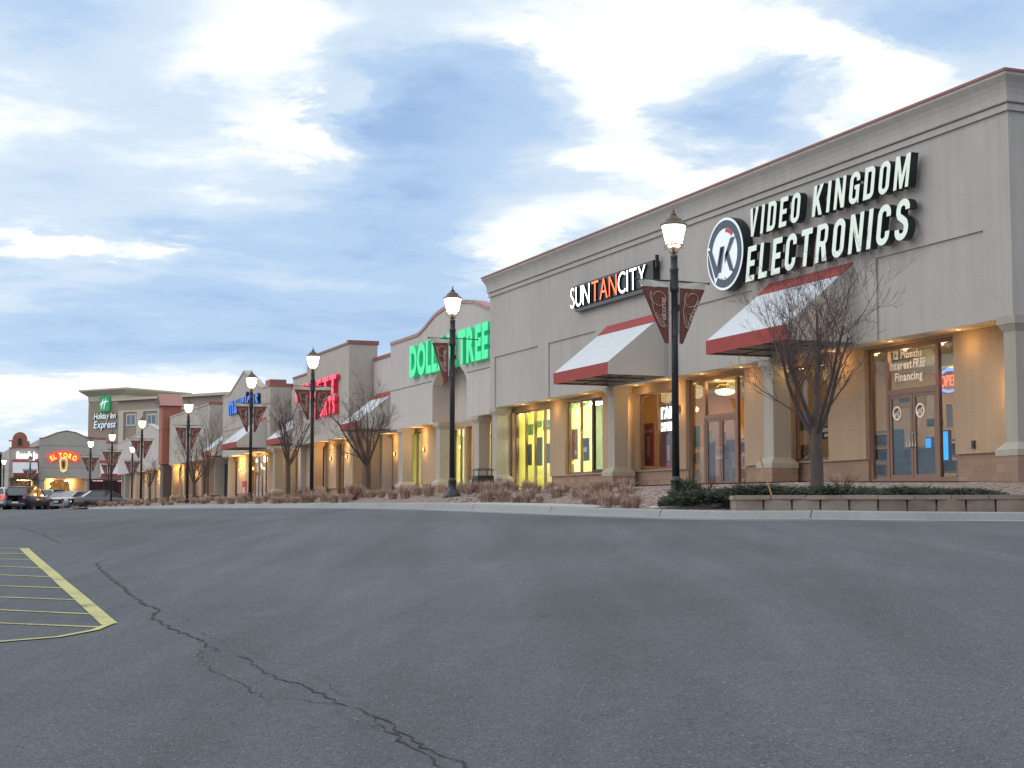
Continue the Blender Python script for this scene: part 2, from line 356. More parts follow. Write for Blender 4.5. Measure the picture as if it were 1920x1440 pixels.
# ---------------------------------------------------------------- asphalt, kerb, bed, walk
def grid(name, xs, ys, fn, m, kind='structure'):
    me = MB()
    for y in ys:
        for x in xs: me.v.append((x, y, fn(x, y)))
    nx = len(xs)
    for j in range(len(ys) - 1):
        for i in range(nx - 1):
            me.f.append((j * nx + i, j * nx + i + 1, (j + 1) * nx + i + 1, (j + 1) * nx + i)); me.m.append(0)
    return tag(me.build(name, m, None, True), kind=kind)
def asph(t, b, tcn):
    L = t.links; nn = t.nodes.new
    def nz(sc, st=(1, 1, 1), det=5, rough=.6, rot=0, dist=0):
        mp = nn('ShaderNodeMapping'); mp.vector_type = 'TEXTURE'; mp.inputs['Scale'].default_value = tuple(1 / k for k in st); mp.inputs['Rotation'].default_value = (0, 0, rot); L.new(tcn(), mp.inputs[0])
        n = nn('ShaderNodeTexNoise'); n.inputs['Scale'].default_value = sc; n.inputs['Detail'].default_value = det; n.inputs['Roughness'].default_value = rough; n.inputs['Distortion'].default_value = dist
        L.new(mp.outputs[0], n.inputs['Vector']); return n.outputs[0]
    def mr(x, a, b_, c, d):
        m = nn('ShaderNodeMapRange'); L.new(x, m.inputs[0])
        for i, v in enumerate((a, b_, c, d)): m.inputs[i + 1].default_value = v
        return m.outputs[0]
    def mul(x, y):
        m = nn('ShaderNodeMath'); m.operation = 'MULTIPLY'; L.new(x, m.inputs[0]); L.new(y, m.inputs[1]); return m.outputs[0]
    big = mr(nz(.22, (1, .5, 1), 4, .55, .3, .6), .3, .7, .88, 1.12)
    streak = mr(nz(.55, (.10, 2.0, 1), 4, .5, R(70), .8), .35, .65, .90, 1.12)      # worn wheel paths and seal-coat sweeps
    streak2 = mr(nz(.6, (.14, 1.7, 1), 5, .6, R(60), .9), .35, .7, .90, 1.12)
    mid = mr(nz(5, (1, 1, 1), 5, .7), .3, .7, .93, 1.07)
    fine = mul(mr(nz(80, (1, 1, 1), 2, .6), .3, .72, .52, 1.55), mr(nz(26, (1, 1, 1), 3, .6), .3, .7, .84, 1.17))
    v = mul(mul(mul(mul(big, streak), streak2), mid), fine)
    v = mul(v, mr(nz(1.1, (1, 1, 1), 5, .7, 0, 1.2), .62, .72, 1.0, .80)); v = mul(v, mr(nz(.09, (1, 1, 1), 3, .5), .52, .56, 1.0, .90))
    vo = nn('ShaderNodeTexVoronoi'); vo.inputs['Scale'].default_value = 60; L.new(tcn(), vo.inputs['Vector'])
    vc = nn('ShaderNodeSeparateXYZ'); L.new(vo.outputs['Color'], vc.inputs[0])
    fl = nn('ShaderNodeMath'); fl.operation = 'GREATER_THAN'; L.new(vc.outputs[0], fl.inputs[0]); fl.inputs[1].default_value = .97
    fl2 = nn('ShaderNodeMath'); fl2.operation = 'MULTIPLY'; L.new(fl.outputs[0], fl2.inputs[0]); L.new(mr(vo.outputs['Distance'], .15, .45, 1, 0), fl2.inputs[1])
    s = nn('ShaderNodeVectorMath'); s.operation = 'SCALE'; s.inputs[0].default_value = (.083, .091, .103); L.new(v, s.inputs['Scale'])
    mxx = nn('ShaderNodeMix'); mxx.data_type = 'RGBA'; L.new(fl2.outputs[0], mxx.inputs['Factor']); L.new(s.outputs[0], mxx.inputs['A']); mxx.inputs['B'].default_value = (.28, .27, .25, 1)
    L.new(mxx.outputs['Result'], b.inputs['Base Color'])
    bp = nn('ShaderNodeBump'); bp.inputs['Strength'].default_value = .6; bp.inputs['Distance'].default_value = .006; L.new(nz(110, (1, 1, 1), 3), bp.inputs['Height']); L.new(bp.outputs[0], b.inputs['Normal'])
M_ASPH = mat('asphalt', (.07, .07, .075), .88, extra=asph, spec=.3)
def rng(a, b, s):
    o = []; x = a
    while x < b - 1e-6: o.append(x); x += s
    return o + [b]
xs = [-1500, -400, -120, -60, -30] + rng(-20, 30, 1.0) + [45, 80, 200, 600, 1500]
ys = [-300, -80, -30, -10] + rng(-5, 60, 1.0) + rng(62, 130, 4) + [150, 200, 300, 600, 1500, 4000]
def Gs(x, y):
    p = Vector((x, y)); 
    if y > 116 or x < 11.5: return G(x, y)
    i = min(range(0, len(KC), 2), key=lambda j: (KC[j] - p).length); d = (p - KC[i]).dot(KNn[i])
    return G(x, y) - .5 * smooth((d - 1.3) / 1.0)
grid('asphalt_ground', xs, ys, Gs, M_ASPH)
kb = MB(); jb = MB(); acc_ = 0
prof = [(-.425, -.07), (-.42, .006), (-.06, .016), (-.01, KHT - .02), (.03, KHT), (.17, KHT), (.18, -.2)]
for i in range(len(KC) - 1):
    a, b, na, nb, za, zb = KC[i], KC[i + 1], KNn[i], KNn[i + 1], KZZ[i], KZZ[i + 1]
    for (p, q) in zip(prof, prof[1:]):
        kb.face([(*(a + na * p[0]), za + p[1]), (*(a + na * q[0]), za + q[1]), (*(b + nb * q[0]), zb + q[1]), (*(b + nb * p[0]), zb + p[1])])
    acc_ += (b - a).length
    if acc_ > 3.0:
        acc_ = 0; t = (b - a).normalized() * .014
        for (p, q) in zip(prof[1:6], prof[2:6]): jb.face([(*(a + na * p[0]), za + p[1] + .004), (*(a + na * q[0]), za + q[1] + .004), (*(a + na * q[0] + t), za + q[1] + .004), (*(a + na * p[0] + t), za + p[1] + .004)])
tag(kb.build('kerb', M_KERB, None), kind='structure')
tag(jb.build('kerb_joint', M_CRACK), kind='structure')
def rock(t, b, tcn):
    vo = t.nodes.new('ShaderNodeTexVoronoi'); vo.inputs['Scale'].default_value = 14; t.links.new(tcn(), vo.inputs['Vector'])
    sp = t.nodes.new('ShaderNodeSeparateXYZ'); t.links.new(vo.outputs['Color'], sp.inputs[0])
    rp = t.nodes.new('ShaderNodeValToRGB'); t.links.new(sp.outputs[0], rp.inputs[0])
    rp.color_ramp.elements[0].color = (.10, .075, .065, 1); rp.color_ramp.elements[1].color = (.36, .27, .235, 1)
    t.links.new(rp.outputs[0], b.inputs['Base Color'])
    bp = t.nodes.new('ShaderNodeBump'); bp.inputs['Strength'].default_value = 1; bp.inputs['Distance'].default_value = .05; bp.invert = True
    t.links.new(vo.outputs['Distance'], bp.inputs['Height']); t.links.new(bp.outputs[0], b.inputs['Normal'])
M_ROCK = mat('rock_mulch', (.2, .16, .14), .95, extra=rock)
bm_ = MB(); random.seed(2); rows = []
for i in range(len(KC)):
    w = (OC[i] - KC[i]).length; t0 = .175 / w
    ts = [t0 + (1 - t0) * k / 14 for k in range(15)]
    if WT[i] is not None:
        tw_ = WT[i]; e_ = .12 / w; ts = [t0, (t0 + tw_) / 2, tw_ + .03 / w, tw_ + e_] + [tw_ + e_ + (1 - tw_ - e_) * k / 11 for k in range(1, 12)]
    rows.append([(*(KC[i].lerp(OC[i], t)), bedz(i, t) + (random.uniform(-.015, .015) if .1 < t < .95 else 0)) for t in ts])
for r0, r1 in zip(rows, rows[1:]):
    for k in range(14): bm_.face([r0[k], r0[k + 1], r1[k + 1], r1[k]])
tag(bm_.build('planting_bed', M_ROCK), kind='structure')
sw = MB()
for p, q in zip(OC, OC[1:]):
    if (p - q).length > 1e-4: sw.face([(p.x - .02, p.y, WALK), (46, p.y + .0, WALK), (46, q.y, WALK), (q.x - .02, q.y, WALK)])
sw.face([(16.2, 116, WALK), (46, 116, WALK), (46, 190, WALK), (16.2, 190, WALK)])
tag(sw.build('sidewalk', M_CONC), kind='structure')
ap_ = MB(); idx = [i for i in range(len(KC)) if 26.9 < KC[i].y < 37]
for i, j in zip(idx, idx[1:]):
    w1, w2 = 2.15, 2.15
    if KC[i].y < 30: w1 = lerp(.6, 2.15, (KC[i].y - 26.9) / 3.1)
    if KC[j].y < 30: w2 = lerp(.6, 2.15, (KC[j].y - 26.9) / 3.1)
    A_ = [KC[i] + KNn[i] * .18, KC[i] + KNn[i] * w1]; B_ = [KC[j] + KNn[j] * .18, KC[j] + KNn[j] * w2]
    ap_.face([(*A_[0], KZZ[i] + KHT + .003), (*A_[1], KZZ[i] + KHT + .012), (*B_[1], KZZ[j] + KHT + .012), (*B_[0], KZZ[j] + KHT + .003)])
tag(ap_.build('walk_apron', M_CONC), kind='structure')
grid('far_island', [6, 9, 11.5, 14, 17, 21], [104, 108, 112, 116], lambda x, y: .30 if x > 11.4 and y < 115 else .10, M_ROCK)

# yellow parking marks and cracks, laid on the asphalt
def ribbon(mb, pts, w, dz=.005, sub=.35):
    P = [Vector(p) for p in pts]; Q = []
    ws = w if hasattr(w, '__len__') else [w] * len(P); WW = []
    for i in range(len(P) - 1):
        n = max(1, int((P[i + 1] - P[i]).length / sub))
        for k in range(n): Q.append(P[i].lerp(P[i + 1], k / n)); WW.append(lerp(ws[i], ws[i + 1], k / n))
    Q.append(P[-1]); WW.append(ws[-1])
    for i in range(len(Q)):
        d = Q[min(i + 1, len(Q) - 1)] - Q[max(i - 1, 0)]; d.z = 0; d.normalize(); s = Vector((-d.y, d.x, 0)) * WW[i] / 2
        for e in (-1, 1):
            p = Q[i] + s * e; mb.v.append((p.x, p.y, G(p.x, p.y) + dz))
    n0 = len(mb.v) - 2 * len(Q)
    for i in range(len(Q) - 1):
        a = n0 + 2 * i; mb.f.append((a, a + 2, a + 3, a + 1)); mb.m.append(mb.k)
mk = MB()
A_ = onG(45, 1029); Bp = onG(205, 1172)
ribbon(mk, [A_, onG(97, 1076), onG(152, 1125), Bp], .135, .007)
ribbon(mk, [Bp, onG(178, 1184), onG(110, 1196), onG(0, 1206), onG(-120, 1208)], .075, .009)
for (ux, v0, v1) in [(45, 1029, 1028.5), (60, 1040, 1038), (75, 1051.5, 1049.5), (90, 1066, 1063), (107, 1083.5, 1079.5), (127, 1104, 1099.5), (147, 1126, 1121), (172, 1152.5, 1144.5), (190, 1178.5, 1170)]:
    if ux == 190: continue
    ribbon(mk, [onG(ux, v0), onG(0, v1), onG(-150, v1 - 3)], .05, .0055)
ribbon(mk, [onG(190, 1178), onG(0, 1171), onG(-150, 1166)], .05, .0055)
tag(mk.build('road_marking', M_YEL), kind='structure')
random.seed(11)
ck = MB()
def crack(pix, w=.02, jit=.05, sub=.10):
    w *= .6; jit *= .6; sub *= .8
    P = [Vector(onG(u, v)) for u, v in pix]; Q = []; ww = []
    for i in range(len(P) - 1):
        L_ = (P[i + 1] - P[i]).length; n = max(2, int(L_ / sub)); d = (P[i + 1] - P[i]).normalized(); s = Vector((-d.y, d.x, 0))
        for k in range(n): Q.append(P[i].lerp(P[i + 1], k / n) + s * random.uniform(-jit, jit)); ww.append(w * random.uniform(.25, 1.3))
    Q.append(P[-1]); ww.append(w * .2); ww[0] = w * .2
    ribbon(ck, Q, ww, .004, 9)
crack([(181, 1056), (190, 1072), (220, 1093), (250, 1119), (270, 1134), (300, 1146)], .035)
crack([(300, 1146), (283, 1155), (300, 1167), (325, 1183), (370, 1200), (383, 1209), (412, 1224)], .035)
crack([(443, 1234), (470, 1243), (495, 1262), (520, 1274), (560, 1288), (600, 1305), (640, 1323), (700, 1346), (760, 1385), (800, 1408), (860, 1438), (900, 1460)], .022, .04)
crack([(372, 1222), (378, 1240), (395, 1257), (430, 1273), (455, 1292), (500, 1310), (580, 1318), (640, 1330)], .012)
crack([(700, 1346), (720, 1372), (760, 1396), (800, 1425), (830, 1450)], .02, .04)
crack([(365, 1182), (385, 1194), (420, 1206), (380, 1205)], .008)
crack([(181, 1056), (220, 1045), (330, 1033), (420, 1022), (560, 1013)], .014)
crack([(40, 990), (80, 1003), (112, 1020)], .022)
crack([(0, 1166), (100, 1161), (200, 1165), (290, 1163)], .008)
crack([(240, 1131), (225, 1142), (200, 1146)], .006); crack([(340, 1150), (352, 1163), (372, 1170)], .006)
crack([(560, 1258), (590, 1275), (640, 1300), (660, 1312)], .006); crack([(410, 1222), (500, 1243), (480, 1228)], .006)
crack([(620, 1335), (690, 1362), (740, 1380)], .006); crack([(495, 1358), (545, 1357)], .014)
tag(ck.build('road_crack', M_CRACK), kind='structure')

# ---------------------------------------------------------------- building kit
def cells(mb, X0, X1, y0, y1, z0, z1, ops):
    ys_ = sorted({y0, y1} | {min(max(v, y0), y1) for o in ops for v in o[:2]})
    for a, b in zip(ys_, ys_[1:]):
        if b - a < 1e-5: continue
        hs = sorted([(o[2], o[3]) for o in ops if o[0] <= a + 1e-6 and o[1] >= b - 1e-6]); z = z0
        for (p, q) in hs:
            if p > z + 1e-5: mb.box(X0, X1, a, b, z, p)
            z = max(z, q)
        if z < z1 - 1e-5: mb.box(X0, X1, a, b, z, z1)
def window(par, X, y0, y1, z0, z1, mull=(), trans=(), fr=None, gl=None, w=.055, name='window'):
    fr = fr or M_FR; gl = gl or M_GL; m = MB()
    m.box(X, X + .1, y0, y1, z0, z0 + w * 1.4); m.box(X, X + .1, y0, y1, z1 - w, z1)
    yy = [y0 + w / 2] + [y for y in mull] + [y1 - w / 2]
    for y in yy: m.box(X - .004, X + .096, y - w / 2, y + w / 2, z0 + w * 1.4, z1 - w)
    for z in trans: m.box(X + .002, X + .09, y0 + w, y1 - w, z - w / 2, z + w / 2)
    o = m.build(name, fr, par)
    MB().face([(X + .045, y0 + .01, z0 + .02), (X + .045, y0 + .01, z1 - .02), (X + .045, y1 - .01, z1 - .02), (X + .045, y1 - .01, z0 + .02)]).build('pane', gl, o)
    return o
def door(par, X, y0, y1, z0, z1, hl=True, fr=None, gl=None):      # y1 = far edge (left in the photo)
    fr = fr or M_FR; gl = gl or M_GL; m = MB(); w = .09
    m.box(X, X + .05, y0, y0 + w, z0, z1); m.box(X, X + .05, y1 - w, y1, z0, z1)
    m.box(X + .002, X + .048, y0 + w, y1 - w, z1 - w, z1); m.box(X + .002, X + .048, y0 + w, y1 - w, z0, z0 + .22)
    o = m.build('door', fr, par)
    MB().face([(X + .02, y0 + w, z0 + .2), (X + .02, y0 + w, z1 - w), (X + .02, y1 - w, z1 - w), (X + .02, y1 - w, z0 + .2)]).build('pane', gl, o)
    hy = y1 - .05 if hl else y0 + .05; s = -.12 if hl else .12
    MB().tube([(X, hy, z0 + .9), (X - .07, hy, z0 + .9), (X - .07, hy, z0 + 1.22), (X, hy, z0 + 1.22)], .014, 6).tube([(X - .07, hy, z0 + .9), (X - .07, hy + s, z0 + .9), (X - .07, hy + s, z0 + 1.22), (X - .07, hy, z0 + 1.22)], .014, 6).build('handle', M_STEEL, o)
    return o
def column(par, X, y, zs, m=None, base=None, w=.55, d=.5, zb=None):
    m = m or M_COL; zb = WALK - .12 if zb is None else zb
    c = MB().box(X, X + d, y, y + w, 1.47, zs - .33).build('column', m, par)
    k = MB(); k.box(X - .10, X + d + .1, y - .1, y + w + .1, zs - .17, zs); k.frust((X, X + d, y, y + w, zs - .33), (X - .09, X + d + .09, y - .09, y + w + .09, zs - .17)); k.build('capital', m, c)
    p = MB(); p.frust((X - .16, X + d + .16, y - .16, y + w + .16, 1.31), (X - .003, X + d + .003, y - .003, y + w + .003, 1.475)); p.box(X - .165, X + d + .165, y - .165, y + w + .165, 1.18, 1.31); p.build('plinth_cap', m, c)
    MB().box(X - .15, X + d + .15, y - .15, y + w + .15, zb, 1.18).build('plinth', base or M_BRK, c)
    return c
def awning(par, X, ya, yb, zt=6.11, zf=4.54, zb=4.17, pr=1.93, side=None):
    side = side or M_CRF; xf = X - pr; t = .82
    xm, zm = X - pr * (1 - t), zt + (zf - zt) * (1 - t)
    a = MB(); e = .03
    nr = max(2, int((yb - ya) / 1.2)); ny, nx = nr * 6, 6
    def sp(i, j, off=0):
        y = lerp(ya, yb, i / ny); t_ = j / nx; sag = .045 * abs(math.sin(math.pi * nr * i / ny)) ** 1.3 * math.sin(math.pi * t_) * (1 + .3 * math.sin(i * 2.3 + ya))
        return (lerp(xm, xf, t_) + sag * .6 + off, y, lerp(zm, zf, t_) - sag - off)
    for i in range(ny):
        for j in range(nx):
            a.face([sp(i, j), sp(i + 1, j), sp(i + 1, j + 1), sp(i, j + 1)]); a.face([sp(i, j, e), sp(i, j + 1, e), sp(i + 1, j + 1, e), sp(i + 1, j, e)])
    a.k = 1
    for y, s in ((ya, 1), (yb, -1)):
        a.prism([(X, zt), (xf, zf), (xf, zb), (X, zb)], lambda p: (p[0], y, p[1]), lambda p: (p[0], y + s * .02, p[1]))
    o = a.build('awning', [M_WHF, side], par)
    MB().box(xf - .012, xf, ya - .004, yb + .004, zb - .0, zf).build('valance', M_REDF, o)
    b = MB(); b.prism([(X - .006, zt), (xm, zm), (xm - .01, zm + .015), (X - .006, zt + .06)], lambda p: (p[0], ya - .003, p[1]), lambda p: (p[0], yb + .003, p[1])); b.build('top_band', M_REDF, o)
    f = MB(); n = max(2, int((yb - ya) / 1.2))
    for i in range(n + 1):
        y = lerp(ya + .06, yb - .06, i / n); f.tube([(X, y, zb + .03), (xf + .03, y, zb + .03), (xf + .03, y, zf - .05), (X, y, zt - .1)], .018, 4)
    f.tube([(xf + .03, ya + .03, zb + .05), (xf + .03, yb - .03, zb + .05)], .018, 4); f.tube([(X - .9, ya + .03, zb + .05), (X - .9, yb - .03, zb + .05)], .018, 4)
    f.build('frame', M_FRD, o)
    return o
def soffit_light(par, x, y, z, e=28, col=(1, .58, .19), drop=.35):
    MB().lathe([(.0, .02), (.05, .02), (.055, -.008), (.04, -.01), (0, -.01)], 12, (x, y, z)).build('downlight', emis('warm_bulb', (1, .75, .4), 1.5), par)
    lamp('downlight_lamp', 'POINT', (x, y, z - drop), e, col, par, .22)
def sconce(par, x, y, z, e, col=(1, .60, .18)):
    MB().lathe([(.02, -.12), (.05, -.10), (.06, .0), (.05, .10), (.02, .12)], 10, (x - .06, y, z)).build('wall_sconce', M_CR, par)
    lamp('sconce_lamp', 'POINT', (x - .22, y, z), e, col, par, .08)
def room(par, X0, X1, y0, y1, z0, z1, wallc, floorc, lights, lum=8, lc=(1, .93, .7), nx=2, ny=3, sh=1.0):
    m = MB(); e = .02
    m.face([(X1, y0, z0), (X1, y1, z0), (X1, y1, z1), (X1, y0, z1)]); m.face([(X0, y0, z0), (X1, y0, z0), (X1, y0, z1), (X0, y0, z1)]); m.face([(X0, y1, z0), (X1, y1, z0), (X1, y1, z1), (X0, y1, z1)])
    m.k = 1; m.face([(X0, y0, z0), (X1, y0, z0), (X1, y1, z0), (X0, y1, z0)]); m.k = 2; m.face([(X0, y0, z1), (X1, y0, z1), (X1, y1, z1), (X0, y1, z1)])
    o = m.build('interior', [wallc, floorc, mat('ceiling_tile', (.7, .68, .6), .9)], par)
    if lights:
        for i in range(nx):
            for j in range(ny):
                x = lerp(X0 + (1.6 if sh == 1 else 3.5), X1 - .6, (i + .5) / nx); y = lerp(y0, y1, (j + .5) / ny)
                MB().box(x - .15, x + .15, y - .6 * sh, y + .6 * sh, z1 - .1, z1 - .03).build('ceiling_light', emis('tube_light_%s' % lights, lc, lum), o)
    return o
def shell(par, X, y0, y1, depth, z0, ztop, m, fardepth=None):
    """side walls, back wall and flat roof behind the front wall"""
    b = MB(); b.box(X + .45, X + depth, y0, y0 + .25, z0, ztop - .05); b.box(X + .45, X + depth, y1 - .25, y1, z0, ztop - .05)
    b.box(X + depth - .25, X + depth, y0 + .25, y1 - .25, z0, ztop - .05); b.build('side_wall', m, par)
    MB().box(X + .45, X + depth - .25, y0 + .25, y1 - .25, ztop - .9, ztop - .75).build('roof', mat('roof_membrane', (.3, .3, .3), .9), par)
def capstrip(par, X0, X1, prof, t=.12, m=None, name='parapet_cap'):
    b = MB(); up = [(y, z + t) for y, z in prof]
    for (p, q) in zip(prof, prof[1:]):
        if abs(p[0] - q[0]) < 1e-3: continue
        b.slabx([(p[0], p[1]), (q[0], q[1]), (q[0], q[1] + t), (p[0], p[1] + t)], X0, X1)
    return b.build(name, m or M_RED, par)

def glyph(ch):
    """outlines (first outer, then holes) of a tall condensed block letter, cap height .73"""
    w, h, s = .36, .73, .118; A = lambda cx, cy, r, a0, a1, n=6: [(cx + r * math.cos(R(lerp(a0, a1, i / n))), cy + r * math.sin(R(lerp(a0, a1, i / n)))) for i in range(n + 1)]
    def thick(P):
        L_, Rr = [], []
        for i, p in enumerate(P):
            d = Vector(P[min(i + 1, len(P) - 1)]) - Vector(P[max(i - 1, 0)]); d.normalize(); L_.append((p[0] - d.y * s / 2, p[1] + d.x * s / 2)); Rr.append((p[0] + d.y * s / 2, p[1] - d.x * s / 2))
        return [L_ + Rr[::-1]]
    q = s / 2; r = w / 2 - q
    if ch == 'I': return [[(0, 0), (s, 0), (s, h), (0, h)]]
    if ch == 'L': return [[(0, 0), (w * .86, 0), (w * .86, s), (s, s), (s, h), (0, h)]]
    if ch == 'E': return [[(0, 0), (w * .88, 0), (w * .88, s), (s, s), (s, .31), (w * .8, .31), (w * .8, .31 + s), (s, .31 + s), (s, h - s), (w * .88, h - s), (w * .88, h), (0, h)]]
    if ch == 'T': return [[(w * .5 - q, 0), (w * .5 + q, 0), (w * .5 + q, h - s), (w, h - s), (w, h), (0, h), (0, h - s), (w * .5 - q, h - s)]]
    if ch == 'V': return [[(0, h), (s, h), (w * .5 + .01, .2), (w + .02 - s, h), (w + .02, h), (w * .5 + .01 + q * .9, 0), (w * .5 + .01 - q * .9, 0)]]
    if ch == 'N': return [[(0, 0), (s * .92, 0), (s * .92, .44), (w + .03 - s * .98, 0), (w + .03, 0), (w + .03, h), (w + .03 - s * .92, h), (w + .03 - s * .92, .29), (s * .98, h), (0, h)]]
    if ch == 'M': return [[(0, 0), (s * .88, 0), (s * .88, .47), (.205, 0), (.285, 0), (.49 - s * .88, .47), (.49 - s * .88, 0), (.49, 0), (.49, h), (.49 - s * 1.12, h), (.245, .28), (s * 1.12, h), (0, h)]]
    if ch == 'K': return [[(0, 0), (s, 0), (s, .21), (s + .035, .27), (w + .02 - s, 0), (w + .03, 0), (s + .095, .40), (w + .01, h), (w - s, h), (s, .45), (s, h), (0, h)]]
    if ch in 'OD':
        ro, ri = w / 2, w / 2 - s
        if ch == 'O': return [A(w / 2, ro, ro, 180, 360, 10) + A(w / 2, h - ro, ro, 0, 180, 10), A(w / 2, ro, ri, 180, 360, 10) + A(w / 2, h - ro, ri, 0, 180, 10)]
        return [[(0, 0)] + A(w - .15, .15, .15, 270, 360) + A(w - .15, h - .15, .15, 0, 90) + [(0, h)], [(s, s)] + A(w - .15, .15, .15 - s + .0, 270, 360) + A(w - .15, h - .15, .15 - s, 0, 90) + [(s, h - s)]]
    if ch == 'C': return thick([(w - q, .24), (w - q, .20)] + A(w / 2, q + r, r, 0, -180, 10) + A(w / 2, h - q - r, r, 180, 0, 10) + [(w - q, .50)])
    if ch == 'G': return [[(w - s, .42), (w * .5, .42), (w * .5, .42 - s * .8), (w - s, .42 - s * .8)] + A(w / 2, w / 2, w / 2 - s, 0, -180, 10) + A(w / 2, h - w / 2, w / 2 - s, 180, 0, 10) + [(w - s, .51), (w, .51)] + A(w / 2, h - w / 2, w / 2, 0, 180, 10) + A(w / 2, w / 2, w / 2, 180, 330, 9) + [(w - .05, 0), (w, 0), (w, .42)]]
    if ch == 'S': return thick([(q, .20)] + A(w / 2, q + r, r, 180, 360, 10) + [(w - q, .235), (w - q - .03, .31), (w / 2 + .01, .37), (q + .03, .43), (q, .50)] + A(w / 2, h - q - r, r, 180, 0, 10) + [(w - q, .53)])
    if ch == 'R': return [[(0, 0), (s, 0), (s, .30), (s + .05, .30), (w - s + .0, 0), (w + .02, 0), (w - .06, .33)] + A(w - .14, .45, .14, -50, 0, 4) + A(w - .14, h - .14, .14, 0, 90) + [(0, h)], [(s, .30 + s * .95)] + A(w - .15, .44 + .0, .15 - s + .02, -80, 0, 4) + A(w - .14, h - .14, .14 - s + .02, 0, 90, 4) + [(s, h - s)]]
def letters(par, txt, origin, right, up, width, height, depth, faces, sides, bold=.02, shear=0, gap=.10, xs_=1.0, name='letter', arc=None, block=False):
    """channel letters: one mesh per character. origin = left end of the baseline"""
    right = Vector(right).normalized(); up = Vector(up).normalized(); nrm = right.cross(up)
    gl = []; x = 0
    for ch in txt:
        if ch == ' ': x += (.20 if block else .22) + gap; continue
        if block and glyph(ch):
            cu = bpy.data.curves.new('g', 'CURVE'); cu.dimensions = '2D'; cu.fill_mode = 'BOTH'; cu.extrude = .05
            for ol in glyph(ch):
                sp = cu.splines.new('POLY'); sp.points.add(len(ol) - 1); sp.use_cyclic_u = True
                for i_, p_ in enumerate(ol): sp.points[i_].co = (p_[0], p_[1], 0, 1)
        else:
            cu = bpy.data.curves.new('g', 'FONT'); cu.body = ch; cu.size = 1; cu.extrude = .05; cu.offset = bold; cu.resolution_u = 4
        ob = bpy.data.objects.new('g', cu); COL.objects.link(ob); bpy.context.view_layer.update()
        me = bpy.data.meshes.new_from_object(ob.evaluated_get(bpy.context.evaluated_depsgraph_get()))
        bpy.data.objects.remove(ob); bpy.data.curves.remove(cu)
        a = min(v.co.x for v in me.vertices); b = max(v.co.x for v in me.vertices)
        gl.append((me, x - a, b - a, x)); x += (b - a) * 1.0 + gap
    tot = x - gap; cap = .73
    sx_ = width / tot; sz = height / cap
    for (me, off, w, x0) in gl:
        cxm = (x0 + w / 2) * sx_
        if arc: ang = (cxm - width / 2) / arc; 
        for v in me.vertices:
            px = (v.co.x + off) * sx_ + shear * v.co.y * sz; py = v.co.y * sz; d = depth if v.co.z > 0 else 0
            if arc:
                lx, ly = px - cxm, py; r = arc
                c, s = math.cos(ang), math.sin(ang)
                px = width / 2 + r * s + lx * c + ly * s * 1.0; py = r * c - r + ly * c - lx * s
            v.co = right * px + up * py + nrm * d
        me.materials.clear(); me.materials.append(faces); me.materials.append(sides)
        me.update()
        for p in me.polygons: p.material_index = 0 if p.normal.dot(nrm) > .9 and sum((me.vertices[i].co.dot(nrm) for i in p.vertices)) / len(p.vertices) > depth * .9 else 1
        me.name = name
        o = link(name, me, par, origin)
    return x
UP = (0, 0, 1); RT = (0, -1, 0)               # along the row: right in the photo is -y

